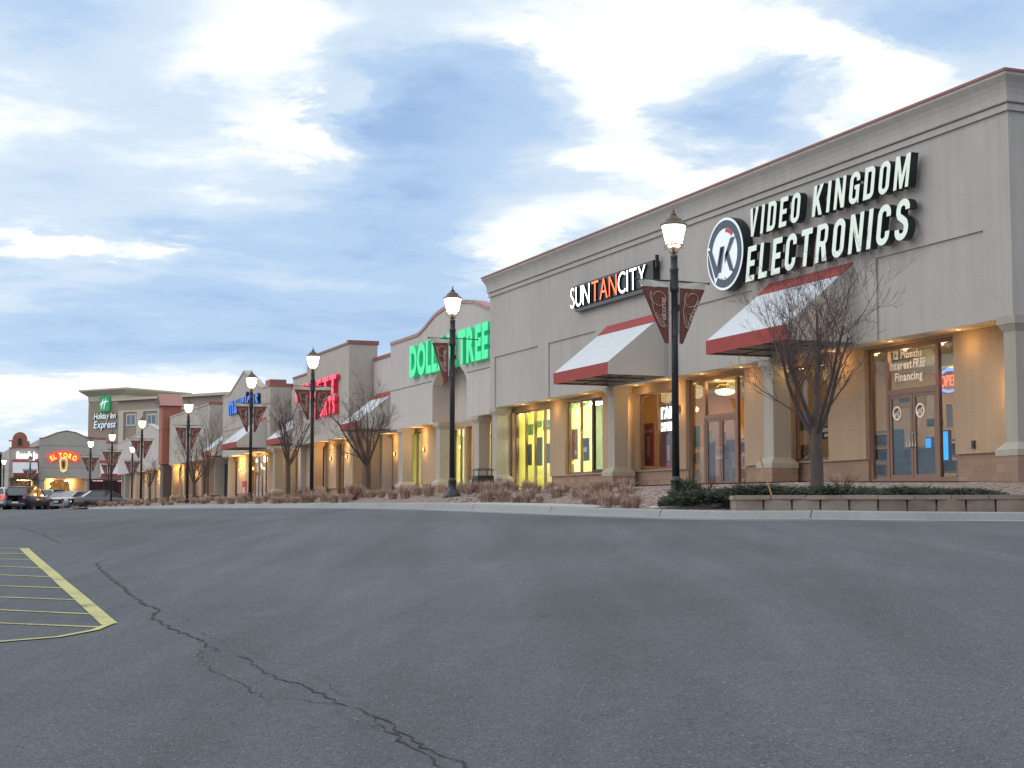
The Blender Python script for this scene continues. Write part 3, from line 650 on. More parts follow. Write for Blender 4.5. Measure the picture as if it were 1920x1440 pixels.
def swall(b, XW, y0, y1, zs, ops, wall):
    o4 = [(o[0], o[1], o[2], o[3]) for o in ops]
    wm = MB(); cells(wm, XW - .07, XW + .22, y0, y1, 1.32, zs, o4); wm.build('storefront_wall', wall, b)
    wz = MB(); cells(wz, XW, XW + .22, y0, y1, .45, 1.32, o4); wz.build('block_base', M_BRK, b)
def mall(name, label, X, y0, y1, zs, prof, m, depth=13, cols=(), awn=(), ops=(), grooves=(), lights=(), wall=None, room_c=None, capt=.12, recess=.85, arch=None, colm=None, le=85, awX=None, zt=None, roomz=3.9, capm=None):
    """one shop front of the row. prof = parapet outline [(y, z)...] from y0 to y1"""
    b = thing(name, label, 'building')
    wall = wall or M_CR; XW = X + recess
    f = MB(); poly = [(y0, zs)] + list(prof) + [(y1, zs)]
    if arch:
        a0, a1, zsp, zap = arch; arcp = [(lerp(a0, a1, i / 12), zsp + (zap - zsp) * math.sin(math.pi * i / 12) ** .7) for i in range(13)]
        pr_r = [p for p in prof if p[0] <= a0]; pr_m = [p for p in prof if a0 < p[0] < a1]; pr_l = [p for p in prof if p[0] >= a1]
        def zp(y):
            for (p, q) in zip(prof, prof[1:]):
                if p[0] <= y <= q[0] and q[0] > p[0]: return lerp(p[1], q[1], (y - p[0]) / (q[0] - p[0]))
            return prof[-1][1]
        f.slabx([(y0, zs)] + pr_r + [(a0, zp(a0)), (a0, zs)], X, X + .45)
        f.slabx([(a1, zs), (a1, zp(a1))] + pr_l + [(y1, zs)], X, X + .45)
        f.slabx(arcp[::-1][::-1] + [(a1, zp(a1))] + pr_m[::-1] + [(a0, zp(a0))], X, X + .45)
    else: f.slabx(poly, X, X + .45)
    f.build('front_wall', m, b)
    capstrip(b, X - .05, X + .5, prof, capt, capm)
    MB().box(X - .06, X + 1.62, y0 - .05, y0 + .34, prof[0][1] - .002, prof[0][1] + .20).build('side_cap', M_RED, b)
    MB().box(X + .452, X + 1.55, y0 + .003, y0 + .3, zs, prof[0][1] - .004).box(X + .452, X + 1.55, y0 + .3, y0 + 3, prof[0][1] - 1.6, prof[0][1] - .3).build('parapet_return', m, b)
    shell(b, X, y0, y1, depth, 0.3, min(prof[0][1], prof[-1][1]) - .0, m)
    MB().box(X + .02, XW + .2, y0 + .02, y1 - .02, zs + .006, zs + .16).build('soffit', M_WARM, b) if not arch else MB().box(X + .02, XW + .2, y0 + .02, arch[0] - .01, zs + .006, zs + .16).box(X + .02, XW + .2, arch[1] + .01, y1 - .02, zs + .006, zs + .16).build('soffit', M_WARM, b)
    if arch:
        MB().box(X + .95, X + 1.1, arch[0] - .3, arch[1] + .3, zs - .05, 7.4).box(X + .45, X + .95, arch[0] - .15, arch[0], zs, 7.2).box(X + .45, X + .95, arch[1], arch[1] + .15, zs, 7.2).build('alcove_wall', m, b)
    swall(b, XW, y0 + .25, y1 - .25, zs, ops, wall)
    for o in ops:
        n = o[4] if len(o) > 4 else 0; g = o[5] if len(o) > 5 else M_GL
        window(b, XW + .08, o[0], o[1], o[2], o[3], [lerp(o[0], o[1], (i + 1) / (n + 1)) for i in range(n)], (), M_FR, g)
    for (pa, pb) in grooves:
        MB().box(X - .006, X + .01, min(pa[0], pb[0]), max(pa[0], pb[0]) + .001, min(pa[1], pb[1]) - .02, max(pa[1], pb[1]) + .02).build('groove', mat('groove_shadow_joint', (.12, .10, .09), .9), b)
    for y in cols: column(b, X, y, zs, colm)
    for (ya, yb) in awn: awning(b, awX or X, ya, yb)
    if room_c: room(b, XW + .24, XW + 8, y0 + .3, y1 - .3, .6, roomz, *room_c)
    for y in lights: soffit_light(b, XW - .42, y, zs, le * .28); sconce(b, XW - .07, y, 3.0, le * .15)
    return b

# ---------------------------------------------------------------- nearest building of the row
def poster(par_y, X, y0, y1, z0, z1, col, label, cat='poster', es=0, group=None, bits=(), name='window_poster'):
    """a printed sheet hanging just behind the glass"""
    t = thing(name, label, cat, (X, (y0 + y1) / 2, z0), 0, group); w = (y1 - y0) / 2; hgt = z1 - z0
    pm = mat('print_%s_%.2f_%.2f_%.2f' % ('e' if es else 'p', *col), col, .6, emit=col if es else None, es=es)
    MB().box(0, .012, -w, w, 0, hgt).build('sheet', pm, t)
    for (a, b, c, d, cc) in bits:
        MB().box(-.004, -.001, lerp(-w, w, a), lerp(-w, w, b), lerp(0, hgt, c), lerp(0, hgt, d)).build('printed_block', mat('ink_%.2f_%.2f_%.2f' % cc, cc, .6), t)
    return t
X0 = 21.8; XW = 22.65; ZS = 4.12
vk = thing('retail_building', 'long grey stucco building with moulded cornice nearest the camera, with electronics and tanning signs', 'building')
PAN = [(27.2, 31.2), (37.08, 42.25), (47.44, 51.53), (52.49, 57.0)]
f = MB(); cells(f, X0, X0 + .05, 26.3, 57.5, ZS, 8.62, [(a, b, ZS - .01, 6.12) for a, b in PAN])
for a, b in zip([26.3] + [p[1] for p in PAN], [p[0] for p in PAN] + [57.5]): pass
f.build('front_wall', M_VK, vk)
MB().box(X0 + .05, X0 + .45, 26.3, 57.5, ZS, 9.3).build('inset_panel', M_VK, vk)
MB().box(X0 + .45, X0 + 14, 26.3, 26.6, .3, 9.3).build('side_wall', M_VK, vk)
MB().box(X0 + .45, X0 + 14, 57.2, 57.5, .3, 9.3).build('side_wall', M_VK, vk)
MB().box(X0 + 13.7, X0 + 14, 26.6, 57.2, .3, 9.3).build('side_wall', M_VK, vk)
MB().box(X0 + .45, X0 + 13.7, 26.6, 57.2, 8.5, 8.6).build('roof', mat('roof_membrane', (.3, .3, .3), .9), vk)
def sweep(par, name, prof, x, ya, yb, xe, m):
    b = MB()
    for (o1, z1), (o2, z2) in zip(prof, prof[1:]):
        b.face([(x - o1, ya - o1, z1), (x - o1, yb + o1, z1), (x - o2, yb + o2, z2), (x - o2, ya - o2, z2)][::-1])
        b.face([(xe, ya - o1, z1), (x - o1, ya - o1, z1), (x - o2, ya - o2, z2), (xe, ya - o2, z2)][::-1])
        b.face([(x - o1, yb + o1, z1), (xe, yb + o1, z1), (xe, yb + o2, z2), (x - o2, yb + o2, z2)][::-1])
    return b.build(name, m, par)
sweep(vk, 'cornice', [(-.01, 8.56), (.055, 8.56), (.055, 8.70), (.03, 8.71), (.03, 8.725), (.095, 8.73), (.105, 8.76), (.10, 8.80), (.105, 8.90), (.13, 9.02), (.18, 9.14), (.235, 9.22), (.27, 9.27), (.27, 9.34)], X0, 26.3, 57.5, X0 + 14, M_VK)
sweep(vk, 'parapet_cap', [(.26, 9.335), (.295, 9.335), (.295, 9.39), (.28, 9.40), (-.2, 9.45), (-.2, 9.2)], X0, 26.3, 57.5, X0 + 14, M_RED)
MB().box(X0 + .06, XW + .2, 26.6, 57.2, ZS + .006, ZS + .16).build('soffit', M_WARM, vk)
Y = lambda u: yu(u, XW)
OPS = [(Y(1795), Y(1627), .66, 4.08), (Y(1557), Y(1488), 1.36, 3.95), (Y(1400), Y(1290), .66, 4.08), (Y(1264), Y(1197), 1.36, 3.86), (Y(1133), Y(1062), 1.36, 4.0), (Y(1034), Y(964), .66, 3.93)]
swall(vk, XW, 26.6, 57.2, ZS, OPS, M_CR)
zt_ = 3.0
# storefront with doors, electronics shop
yA = [Y(1795), Y(1757), Y(1660), Y(1627)]
o_ = window(vk, XW + .06, yA[0], yA[3], .66, 4.08, [yA[1] + .04, yA[2] - .02], (), M_FR, M_GL, .11)
tm = MB().box(XW + .055, XW + .15, yA[1] + .1, yA[2] - .07, 2.86, 3.0).build('transom_bar', M_FR, vk)
ym = (yA[1] + yA[2]) / 2
door(vk, XW + .07, yA[1] + .1, ym - .01, .68, 2.86, True); door(vk, XW + .07, ym + .01, yA[2] - .08, .68, 2.86, False)
window(vk, XW + .08, OPS[1][0], OPS[1][1], 1.36, 3.95, [lerp(OPS[1][0], OPS[1][1], .45)])
yC = [Y(1400), Y(1378), Y(1318), Y(1290)]
window(vk, XW + .06, yC[0], yC[3], .66, 4.08, [yC[1], yC[2]], (), M_FR, M_GL, .12)
MB().box(XW + .055, XW + .15, yC[1] + .06, yC[2] - .06, 2.80, 2.92).build('transom_bar', M_FR, vk)
ym = (yC[1] + yC[2]) / 2
door(vk, XW + .07, yC[1] + .06, ym - .01, .68, 2.80, True); door(vk, XW + .07, ym + .01, yC[2] - .06, .68, 2.80, False)
window(vk, XW + .08, OPS[3][0], OPS[3][1], 1.36, 3.86, [(OPS[3][0] + OPS[3][1]) / 2])
window(vk, XW + .08, Y(1107), OPS[4][1], 1.36, 4.0, [Y(1085)]); window(vk, XW + .08, OPS[4][0], Y(1107) - .002, 1.36, 4.0, [], (), M_FRD, M_GLD, .09)
window(vk, XW + .08, OPS[5][0], OPS[5][1], .66, 3.93, [Y(1017), Y(999), Y(982)])
for u, w, d in ((1449, .50, .5), (1151, .5, .5), (930.5, .5, .5)): column(vk, X0 + .02, yu(u, X0), ZS, None, None, w, d)
column(vk, X0 - .005, 26.24, ZS + .02, None, None, .38, 1.6)
awning(vk, X0, 32.16, 36.17); awning(vk, X0, 42.35, 46.5)
# rooms behind the glass
M_FLC = mat('carpet_brown', (.10, .075, .055), .95); M_TAN = mat('tan_paint', (.36, .25, .14), .85); M_GRN = mat('lime_paint', (.60, .58, .17), .8); M_TILE = mat('vinyl_tile', (.5, .46, .34), .5)
r1 = room(vk, XW + .26, XW + 11, 26.65, Y(1440), .6, 4.1, M_TAN, M_FLC, 'warm', 85, (1, .80, .5), 2, 3, .32)
r2 = room(vk, XW + .26, XW + 7, Y(1440) + .1, Y(1152), .6, 4.1, mat('amber_paint', (.42, .24, .09), .85), M_FLC, 'amber', 110, (1, .70, .32), 2, 2, .3)
r3 = room(vk, XW + .26, XW + 12, Y(1152) + .1, 57.15, .6, 4.35, M_GRN, M_TILE, 'bright', 85, (1, .97, .62), 4, 4)
# sconces and downlights under the overhang
for u, e in ((1830, 7), (1700, 5), (1590, 7), (1500, 6), (1415, 6), (1340, 6), (1275, 9), (1215, 7), (1120, 6), (1048, 8), (1000, 7), (957, 8)): soffit_light(vk, XW - .42, Y(u), ZS, e * 1.35)
for u, z_, e in ((1174, 3.45, 26), (1174, 2.6, 5), (948, 3.3, 26), (1279, 3.2, 8)): sconce(vk, XW - .07, Y(u), z_, e)
sconce(vk, XW - .07, 27.15, 2.7, 26)
# added fill lamps just inside the glass, to light the poster fronts
def fill_lamps(par, us, e, col):
    for u in us:
        MB().lathe([(.0, 0), (.05, 0), (.05, -.05), (0, -.051)], 10, (XW + .30, yu(u, XW + .30), 4.0)).build('fill_fixture', emis('warm_bulb', (1, .75, .4), 1.5), par)
        lamp('fill_lamp', 'POINT', (XW + .30, yu(u, XW + .30), 3.85), e, col, par, .1)
fill_lamps(vk, (1770, 1700, 1645), 9, (1, .72, .42)); fill_lamps(vk, (1540, 1505), 8, (1, .75, .45)); fill_lamps(vk, (1385, 1345, 1300), 10, (1, .62, .28)); fill_lamps(vk, (1245, 1210), 11, (1, .62, .3)); fill_lamps(vk, (1095, 1070, 1025, 1000, 975), 12, (1, .92, .5))

# ---------------------------------------------------------------- Dollar-store building (arched parapet)
XD = 22.7
def arcprof(y0, y1, zb, zt, n=16):
    return [(lerp(y0, y1, i / n), zb + (zt - zb) * (1 - ((2 * i / n - 1) ** 2)) ** .62) for i in range(n + 1)]
YD = lambda u: yu(u, XD)
prof = [(57.55, 8.35), (58.2, 8.35), (59.6, 8.38)]
cy = 64.3
prof += [(59.9, 8.42), (60.4, 8.52), (61.0, 8.69), (61.7, 8.88), (62.6, 9.03), (63.5, 9.12), (64.3, 9.15), (65.0, 9.13), (65.8, 9.09), (66.5, 9.02), (67.1, 8.92), (67.8, 8.73), (68.4, 8.55), (69.0, 8.40), (69.6, 8.31), (73.9, 8.31)]
XDW = XD + .85
yd = lambda u: yu(u, XDW)
dt = mall('retail_building', 'pinkish stucco store with arched parapet and tall arched alcove behind green letters', XD, 57.55, 73.9, 4.06, prof, M_DT, depth=13,
     cols=(yu(755, XD), yu(825, XD), yu(898, XD)), ops=[(yd(792), yd(766), 1.0, 3.9, 1), (yd(873), yd(848), .66, 3.8, 1), (yd(888), yd(876), .66, 3.8, 0), (yd(925), yd(909), .66, 3.85, 1)],
     grooves=[((62.72, 6.0), (57.6, 6.0)), ((73.85, 6.0), (67.34, 6.0))], lights=(yd(800), yd(905), yd(842)), room_c=(M_GRN, M_TILE, 'lime', 75, (1, .97, .6), 2, 4),
     arch=(62.72, 67.34, 5.75, 6.65), capt=.15, capm=M_PINK)
# low link wall with an awning, between the two
lk = mall('link_building', 'low recessed shopfront with red-white awning between the arched store and the red-lettered sports store', 23.2, 73.92, 78.6, 4.06, [(73.92, 7.95), (78.6, 7.95)], M_DT, depth=10, awn=[(74.6, 78.0)],
     ops=[(yu(739, 24.05), yu(712, 24.05), .66, 3.9, 2, M_GLD)], room_c=(M_TAN, M_TILE, 'linkroom', 10, (1, .85, .6), 1, 2), capt=.17, lights=(yu(745, 24.05),))
# sports store
XH = 21.9; yh = lambda u: yu(u, XH + .85)
hb = mall('retail_building', 'sandy stucco sports store with flat stepped parapet and glowing red letters', XH, 78.74, 91.2, 3.97, [(78.74, 8.86), (87.9, 8.86), (87.901, 7.96), (91.2, 7.96)], M_HB, depth=14,
     cols=(yu(662, XH), yu(590, XH)), ops=[(yh(648), yh(633), .66, 3.8, 1), (yh(611), yh(602), .66, 3.85, 1, M_GLD), (yh(690), yh(672), .9, 3.8, 1)], room_c=(M_TAN, M_TILE, 'sports', 26, (1, .9, .65), 2, 3), lights=(yh(655), yh(625)), colm=M_CR)
lk2 = mall('link_building', 'low recessed shopfront with red-white awning between the sports store and the gabled blue-lettered store', 23.4, 91.22, 97.9, 4.0, [(91.22, 7.9), (97.9, 7.9)], M_DT, depth=10, awn=[(92.2, 96.4)],
     ops=[(93, 97, .66, 3.8, 2)], room_c=(M_TAN, M_TILE, 'gold', 40, (1, .78, .38), 1, 2), capt=.15, lights=(94, 96.5), le=110)
# gabled store
XM = 22.1; ym_ = lambda u: yu(u, XM + .85)
mau = mall('retail_building', 'stucco store with steep gabled parapet and blue letters over a brightly lit gold entrance', XM, 98.3, 114.0, 4.02, [(98.3, 8.1), (100.6, 8.1), (102.0, 8.35), (106.5, 9.72), (111.6, 8.42), (114.0, 8.42)], M_HB, depth=13,
     cols=(yu(516, XM),), awn=[(99.3, 104.4)], ops=[(ym_(504), ym_(470), .66, 3.9, 4), (ym_(448), ym_(420), .66, 3.7, 3, M_GLD)], grooves=[((98.4, 5.87), (113.5, 5.87))],
     room_c=(M_TAN, M_TILE, 'goldroom', 60, (1, .78, .36), 2, 3), lights=(ym_(497), ym_(480), ym_(460), ym_(454), ym_(414)), le=190, capt=.1, capm=M_HB)
MB().box(XM + .5, XM + 1.6, 100.6, 102.0, 8.1, 8.75).build('chimney', M_RED, mau)
gb = mall('retail_building', 'long stucco store with sloping parapet between the blue-lettered store and the red tower', 22.0, 118.6, 137.6, 4.1, [(118.6, 8.25), (137.6, 8.25)], M_VKD, depth=13, cols=(yu(392, 22.0) - .0, yu(354, 22.0), yu(326, 22.0)),
     ops=[(122, 126, 1.0, 3.8, 2), (130, 134, 1.0, 3.8, 2)], room_c=(M_TAN, M_TILE, 'dimroom', 14, (1, .85, .5), 2, 3), lights=(121, 128, 135), le=120, colm=M_CR, capm=M_HB)
lk3 = mall('link_building', 'recessed shopfront with short red-white awning beside the blue-lettered store', 23.2, 114.02, 118.5, 4.05, [(114.02, 8.0), (118.5, 8.0)], M_DT, depth=10, awn=[(114.6, 117.9)], ops=[(115, 118, .9, 3.8, 1)], room_c=(M_TAN, M_TILE, 'dimroom', 14, (1, .85, .5), 1, 2), capt=.12)
# red tower
tw = thing('brick_tower', 'narrow red stone tower with small gabled cap rising at the end of the stucco row', 'tower', (0, 0, 0))
MB().box(21.4, 23.05, 137.8, 139.7, 4.2, 9.5).build('tower_wall', M_REDB, tw)
MB().box(21.36, 23.09, 137.76, 139.74, 7.2, 7.3).build('stone_band', M_RED, tw)
MB().box(21.55, 23.1, 137.95, 139.5, .3, 4.2).build('tower_base', mat('dark_brown_stone', (.13, .09, .08), .9), tw)
MB().slabx([(137.5, 9.35), (140.0, 9.35), (138.75, 10.45)], 21.15, 23.2).build('tower_roof', mat('pink_metal_roof', (.36, .17, .15), .6), tw)
MB().slabx([(137.85, 9.5), (139.65, 9.5), (138.75, 10.28)], 21.10, 21.145).build('gable_face', mat('dark_brown_stone', (.13, .09, .08), .9), tw)
# last shops of the row, beyond the tower
rw = mall('retail_building', 'plain pale stucco shop with a little gable beyond the red tower', 22.0, 140, 172, 4.0, [(140, 7.4), (144, 7.5), (150, 8.3), (160, 7.5), (172, 7.4)], M_DT, depth=13, cols=(141, 150, 158, 166), ops=[(143, 147, 1, 3.7, 2), (160, 164, 1, 3.7, 2)], room_c=(M_TAN, M_TILE, 'dimroom', 14, (1, .85, .5), 1, 3), lights=(148, 156), le=120, capm=M_DT)

# ---------------------------------------------------------------- wing that closes the car park (faces the camera)
# built with the same kit in a local frame and turned a quarter: local +y = world -x, local x = world y - 190
def wing(o): o.rotation_euler = (0, 0, R(90)); o.location = (0, 190, 0)
def L(xw): return -xw
et = mall('retail_building', 'grey stucco restaurant block with curved parapet and glowing arched red sign', 0, L(20.9), L(15.25), 3.95, [(L(20.9), 8.75), (L(20.3), 8.95), (L(19.4), 9.35), (L(18.3), 9.55), (L(17.2), 9.3), (L(16.3), 8.9), (L(15.6), 8.62), (L(15.25), 8.62)], M_ET, depth=16,
     cols=(L(15.9),), ops=[(L(18.9), L(16.5), .6, 3.8, 2)], room_c=(M_TAN, M_TILE, 'goldroom', 60, (1, .78, .36), 1, 2), lights=(L(18.9), L(16.6)), le=300, grooves=[((L(20.8), 5.2), (L(15.4), 5.2)), ((L(20.8), 7.8), (L(15.4), 7.8))], colm=M_ET)
wing(et)
ws = mall('retail_building', 'low stucco shop with white glowing letters and red-white awning, leftmost of the car park wing', .6, L(15.24), L(11.9), 3.95, [(L(15.24), 7.55), (L(11.9), 7.45)], M_HB, depth=14, awn=[(L(15.1), L(12.3))], awX=.62,
     ops=[(L(15.0), L(12.9), .6, 3.8, 3)], room_c=(M_TAN, M_TILE, 'gold', 40, (1, .78, .38), 1, 2)); wing(ws)
bt = thing('bell_gable', 'small rounded red bell gable standing on the roof above the white letters', 'bell gable', (0, 0, 0))
hp = [(12.2, 7.5), (14.2, 7.5), (14.2, 8.3), (13.95, 8.35)] + [(13.1 + .82 * math.cos(t), 8.55 + .85 * math.sin(t)) for t in [math.pi * i / 10 for i in range(11)]] + [(12.2, 8.35)]
MB().slaby(hp, 190.7, 191.4).build('gable_wall', M_REDB, bt)
MB().slaby([(12.85, 7.8), (13.35, 7.8)] + [(13.1 + .25 * math.cos(t), 8.4 + .3 * math.sin(t)) for t in [math.pi * i / 6 for i in range(7)]], 190.66, 190.70).build('arched_opening', M_DARKF, bt)
MB().box(11.85, 12.25, 190.8, 191.3, 8.3, 8.42).build('ledge', M_RED, bt)
wr = mall('retail_building', 'low dark-glazed shop with red cap and awning right of the restaurant with curved parapet', 0.4, L(27.5), L(20.92), 3.95, [(L(27.5), 8.2), (L(23.0), 8.2), (L(22.98), 8.62), (L(20.92), 8.7)], M_DT, depth=14, awn=[(L(25.6), L(22.2))], awX=.41,
     ops=[(L(26.5), L(21.1), .6, 3.8, 5)], room_c=(mat('crimson_paint', (.3, .04, .05), .8), M_TILE, 'pinkroom', 3, (1, .6, .6), 1, 2), capt=.22); wing(wr)

# ---------------------------------------------------------------- hotel far behind
ht = thing('hotel_building', 'tall tan stucco hotel with wide flat eaves and green emblem, behind the shops', 'hotel', (32.95, 249.05, 0))
a_ = math.atan2(-3423 - 960, 2910) + YAW; dL = Vector((math.sin(a_), math.cos(a_), 0)); dR = Vector((math.cos(a_), -math.sin(a_), 0))
# local frame: origin at the near corner, x along the right face (away), y along the left face
ht.rotation_euler = (0, 0, math.atan2(dR.y, dR.x))
def hpt(u, v):                                 # photo pixel -> (local y, z) on the left face
    r = Vector(ray(u, v)); n = Vector((dR.x, dR.y, 0)); c = Vector((32.95, 249.05, 0)); t = c.dot(n) / r.dot(n); p = r * t - c
    return p.dot(dL), p.z
ye, ze = hpt(166, 760); LW = ye
MB().box(0, 12, 0, LW, .3, 18.3).build('tower_wall', M_HOT, ht)
MB().box(-.06, 12.06, -.06, LW + .06, 17.7, 18.5).build('frieze', M_HOTL, ht)
e_ = MB(); e_.frust((-.1, 12.1, -.1, LW + .1, 18.5), (-1.1, 13.1, -1.1, LW + 1.1, 19.3)); e_.box(-1.15, 13.15, -1.15, LW + 1.15, 19.3, 19.55); e_.build('eaves', mat('eave_cream', (.47, .42, .33), .85), ht)
def hpx(u, v, off):
    r = Vector(ray(u, v)); c = Vector((32.95, 249.05, 0)) + dR * off; t = c.dot(dR) / r.dot(dR); p = r * t - c
    return p.dot(dL), p.z
OF = -3.0; WE = hpx(222, 800, OF)[0]; WZ = hpx(300, 743, OF)[1]; WB = hpx(430, 800, OF)[0] - 14
MB().box(OF, 12, WB, WE, .3, WZ - 1.0).build('wing_wall', M_HOT, ht)
MB().box(OF - .06, 12.1, WB, WE + .05, WZ - 1.9, WZ - .4).build('wing_frieze', mat('frieze_tan', (.36, .30, .24), .9), ht)
MB().box(OF - .8, 12.8, WB, WE + .8, WZ - .4, WZ).build('wing_eaves', mat('eave_cream', (.47, .42, .33), .85), ht)
MB().box(OF - .12, OF - .061, WB, WE, WZ - 2.2, WZ - 1.9).build('string_course', M_HOTL, ht)
for u0, u1 in ((224, 233), (258, 270), (297, 312), (386, 398)):
    y_a, y_b = hpx(u0, 800, OF)[0], hpx(u1, 800, OF)[0]
    MB().box(OF - .25, OF, min(y_a, y_b), max(y_a, y_b), .3, WZ - 2.2).build('pilaster', M_HOTL, ht)
for u0, u1 in ((238, 255), (276, 294), (318, 330)):
    for (v0, v1) in ((777, 798), (822, 842)):
        y_a, z_a = hpx(u0, v0, OF); y_b, z_b = hpx(u1, v1, OF); lo, hi = min(y_a, y_b), max(y_a, y_b); xo = OF - .1
        w_ = MB(); w_.box(xo, OF, lo, lo + .15, z_b, z_a); w_.box(xo, OF, hi - .15, hi, z_b, z_a); w_.box(xo, OF, (lo + hi) / 2 - .06, (lo + hi) / 2 + .06, z_b, z_a)
        w_.box(xo, OF, lo + .15, hi - .15, z_b, z_b + .15); w_.box(xo, OF, lo + .15, hi - .15, z_a - .15, z_a); wo = w_.build('window', mat('white_vinyl', (.6, .6, .6), .5), ht)
        MB().box(OF - .05, OF - .01, lo + .1, hi - .1, z_b + .05, z_a - .05).build('pane', mat('hotel_glass', (.05, .09, .15), .12, spec=.8), wo)

# ---------------------------------------------------------------- signs
def sign(name, label, loc=(0, 0, 0), rz=0): return thing(name, label, 'sign', loc, rz)
M_SIDE = mat('letter_return_black', (.012, .018, .022), .4)
F_VK = mat('letter_face_pale', (.5, .55, .5), .5, emit=(.80, .95, .86), es=.27)
def rowsign(sg, txt, XF, ul, ur, vbl, vtl, depth, faces, sides, **k):
    yl, yr = yu(ul, XF), yu(ur, XF); zb, zt = zu(ul, vbl, XF), zu(ul, vtl, XF)
    letters(sg, txt, (XF + depth, yl, zb), RT, UP, yl - yr, zt - zb, depth, faces, sides, **k)
s1 = sign('channel_letter_sign', 'white letters with deep black sides reading VIDEO KINGDOM ELECTRONICS on the grey wall')
rowsign(s1, 'VIDEO KINGDOM', 21.46, 1407, 1712, 444.5, 392, .21, F_VK, M_SIDE, shear=.19, gap=.165, block=True)
rowsign(s1, 'ELECTRONICS', 21.46, 1401, 1708, 528.5, 464, .21, F_VK, M_SIDE, shear=.19, gap=.15, block=True)
# round emblem
yc, zc = yu(1363, 21.46), zu(1363, 475, 21.46)
s2 = sign('round_emblem_sign', 'round white and navy VK emblem mounted left of the electronics letters', (21.46, yc, zc)); RR = 1.03
def disc(par, name, r0, r1, x0, x1, m, seg=48, a0=0, a1=2 * math.pi, c=(0, 0)):
    b = MB(); n = seg
    for i in range(n):
        t0, t1 = lerp(a0, a1, i / n), lerp(a0, a1, (i + 1) / n)
        P = lambda r, t: (c[0] - r * math.cos(t), c[1] + r * math.sin(t))     # +cos = right in the photo (-y)
        q = [P(r0, t0), P(r1, t0), P(r1, t1), P(r0, t1)] if r0 > 0 else [P(0, 0), P(r1, t0), P(r1, t1)]
        b.face([(x0, *p) for p in q]); b.face([(x1, *p) for p in q[::-1]])
        b.face([(x0, *P(r1, t0)), (x1, *P(r1, t0)), (x1, *P(r1, t1)), (x0, *P(r1, t1))])
        if r0 > 0: b.face([(x0, *P(r0, t1)), (x1, *P(r0, t1)), (x1, *P(r0, t0)), (x0, *P(r0, t0))])
    return b.build(name, m, par)
F_W = mat('emblem_white', (.62, .66, .70), .5, emit=(.75, .85, .95), es=.30); F_NV = mat('emblem_navy', (.035, .055, .085), .5, emit=(.1, .17, .25), es=.08)
disc(s2, 'cabinet', 0, RR, .0, .30, M_SIDE)
disc(s2, 'face', 0, RR - .005, -.012, -.001, F_W)
disc(s2, 'ring', RR - .30, RR - .075, -.022, -.012, F_NV)
disc(s2, 'red_arc', RR - .42, RR - .31, -.022, -.013, mat('emblem_red', (.3, .03, .02), .5, emit=(.5, .06, .04), es=.3), 12, R(48), R(84))
def strokes(par, name, polys, x0, x1, m):
    b = MB()
    for p in polys: b.slabx(p, x0, x1)
    return b.build(name, m, par)
H_ = .40
vkp = [[(.93, .22), (.73, .22), (.42, -.33), (.52, -.62)], [(.52, -.62), (.42, -.33), (.22, .22), (.04, .22), (.40, -.62)], [(.17, .22), (-.02, .22), (.20, -.50), (.36, -.50)], [(-.04, -.05), (-.02, -.27), (-.62, .40), (-.36, .40)][::-1], [(-.05, -.02), (-.22, .08), (-.55, -.60), (-.30, -.50)]]
strokes(s2, 'emblem_white_gap', [[(1.0, .30), (.84, .30), (.38, -.62), (.52, -.80)]], -.026, -.0225, F_W)
strokes(s2, 'emblem_letters', vkp, -.032, -.027, F_NV)
strokes(s2, 'scuff_mark', [[(.25, -.66), (.12, -.72), (.10, -.69)], [(.02, -.68), (-.08, -.72), (-.05, -.66)]], -.028, -.0235, F_NV)
# tanning salon
s3 = sign('neon_letter_sign', 'white and orange neon letters reading SUN TAN CITY on a dark raceway')
XF = 21.50
WN = emis('neon_white', (1, .96, .90), 3.2); ON = emis('neon_orange', (1, .12, .03), 2.6)
for txt, ul, ur, m_ in (('SUN', 1070.5, 1106, WN), ('TAN', 1110.5, 1157.5, ON), ('CITY', 1160, 1212, WN)):
    yl = yu(ul, XF); yr = yu(ur, XF); zb = 7.03; zt2 = 7.78
    letters(s3, txt, (XF + .05, yl, zb), RT, UP, yl - yr, zt2 - zb, .05, m_, M_SIDE, bold=-.008, gap=.12)
ya_, yb_ = yu(1215, XF), yu(1074, XF)
b = MB()
for (u0, u1) in ((1074, 1107), (1111, 1158), (1161, 1222)): b.box(XF + .06, 21.79, yu(u1, XF) - .05, yu(u0, XF) + .02, 7.04, 7.80)
b.build('backing', M_SIDE, s3); MB().box(XF + .1, 21.795, yu(1217, XF) - .1, yb_ + .0, 6.90, 7.03).build('raceway', mat('raceway_grey', (.10, .12, .13), .6), s3)
MB().box(21.6, 21.7, yu(1226, XF) - .04, yu(1226, XF) + .04, 7.55, 7.95).build('bracket', M_BLK, s3)
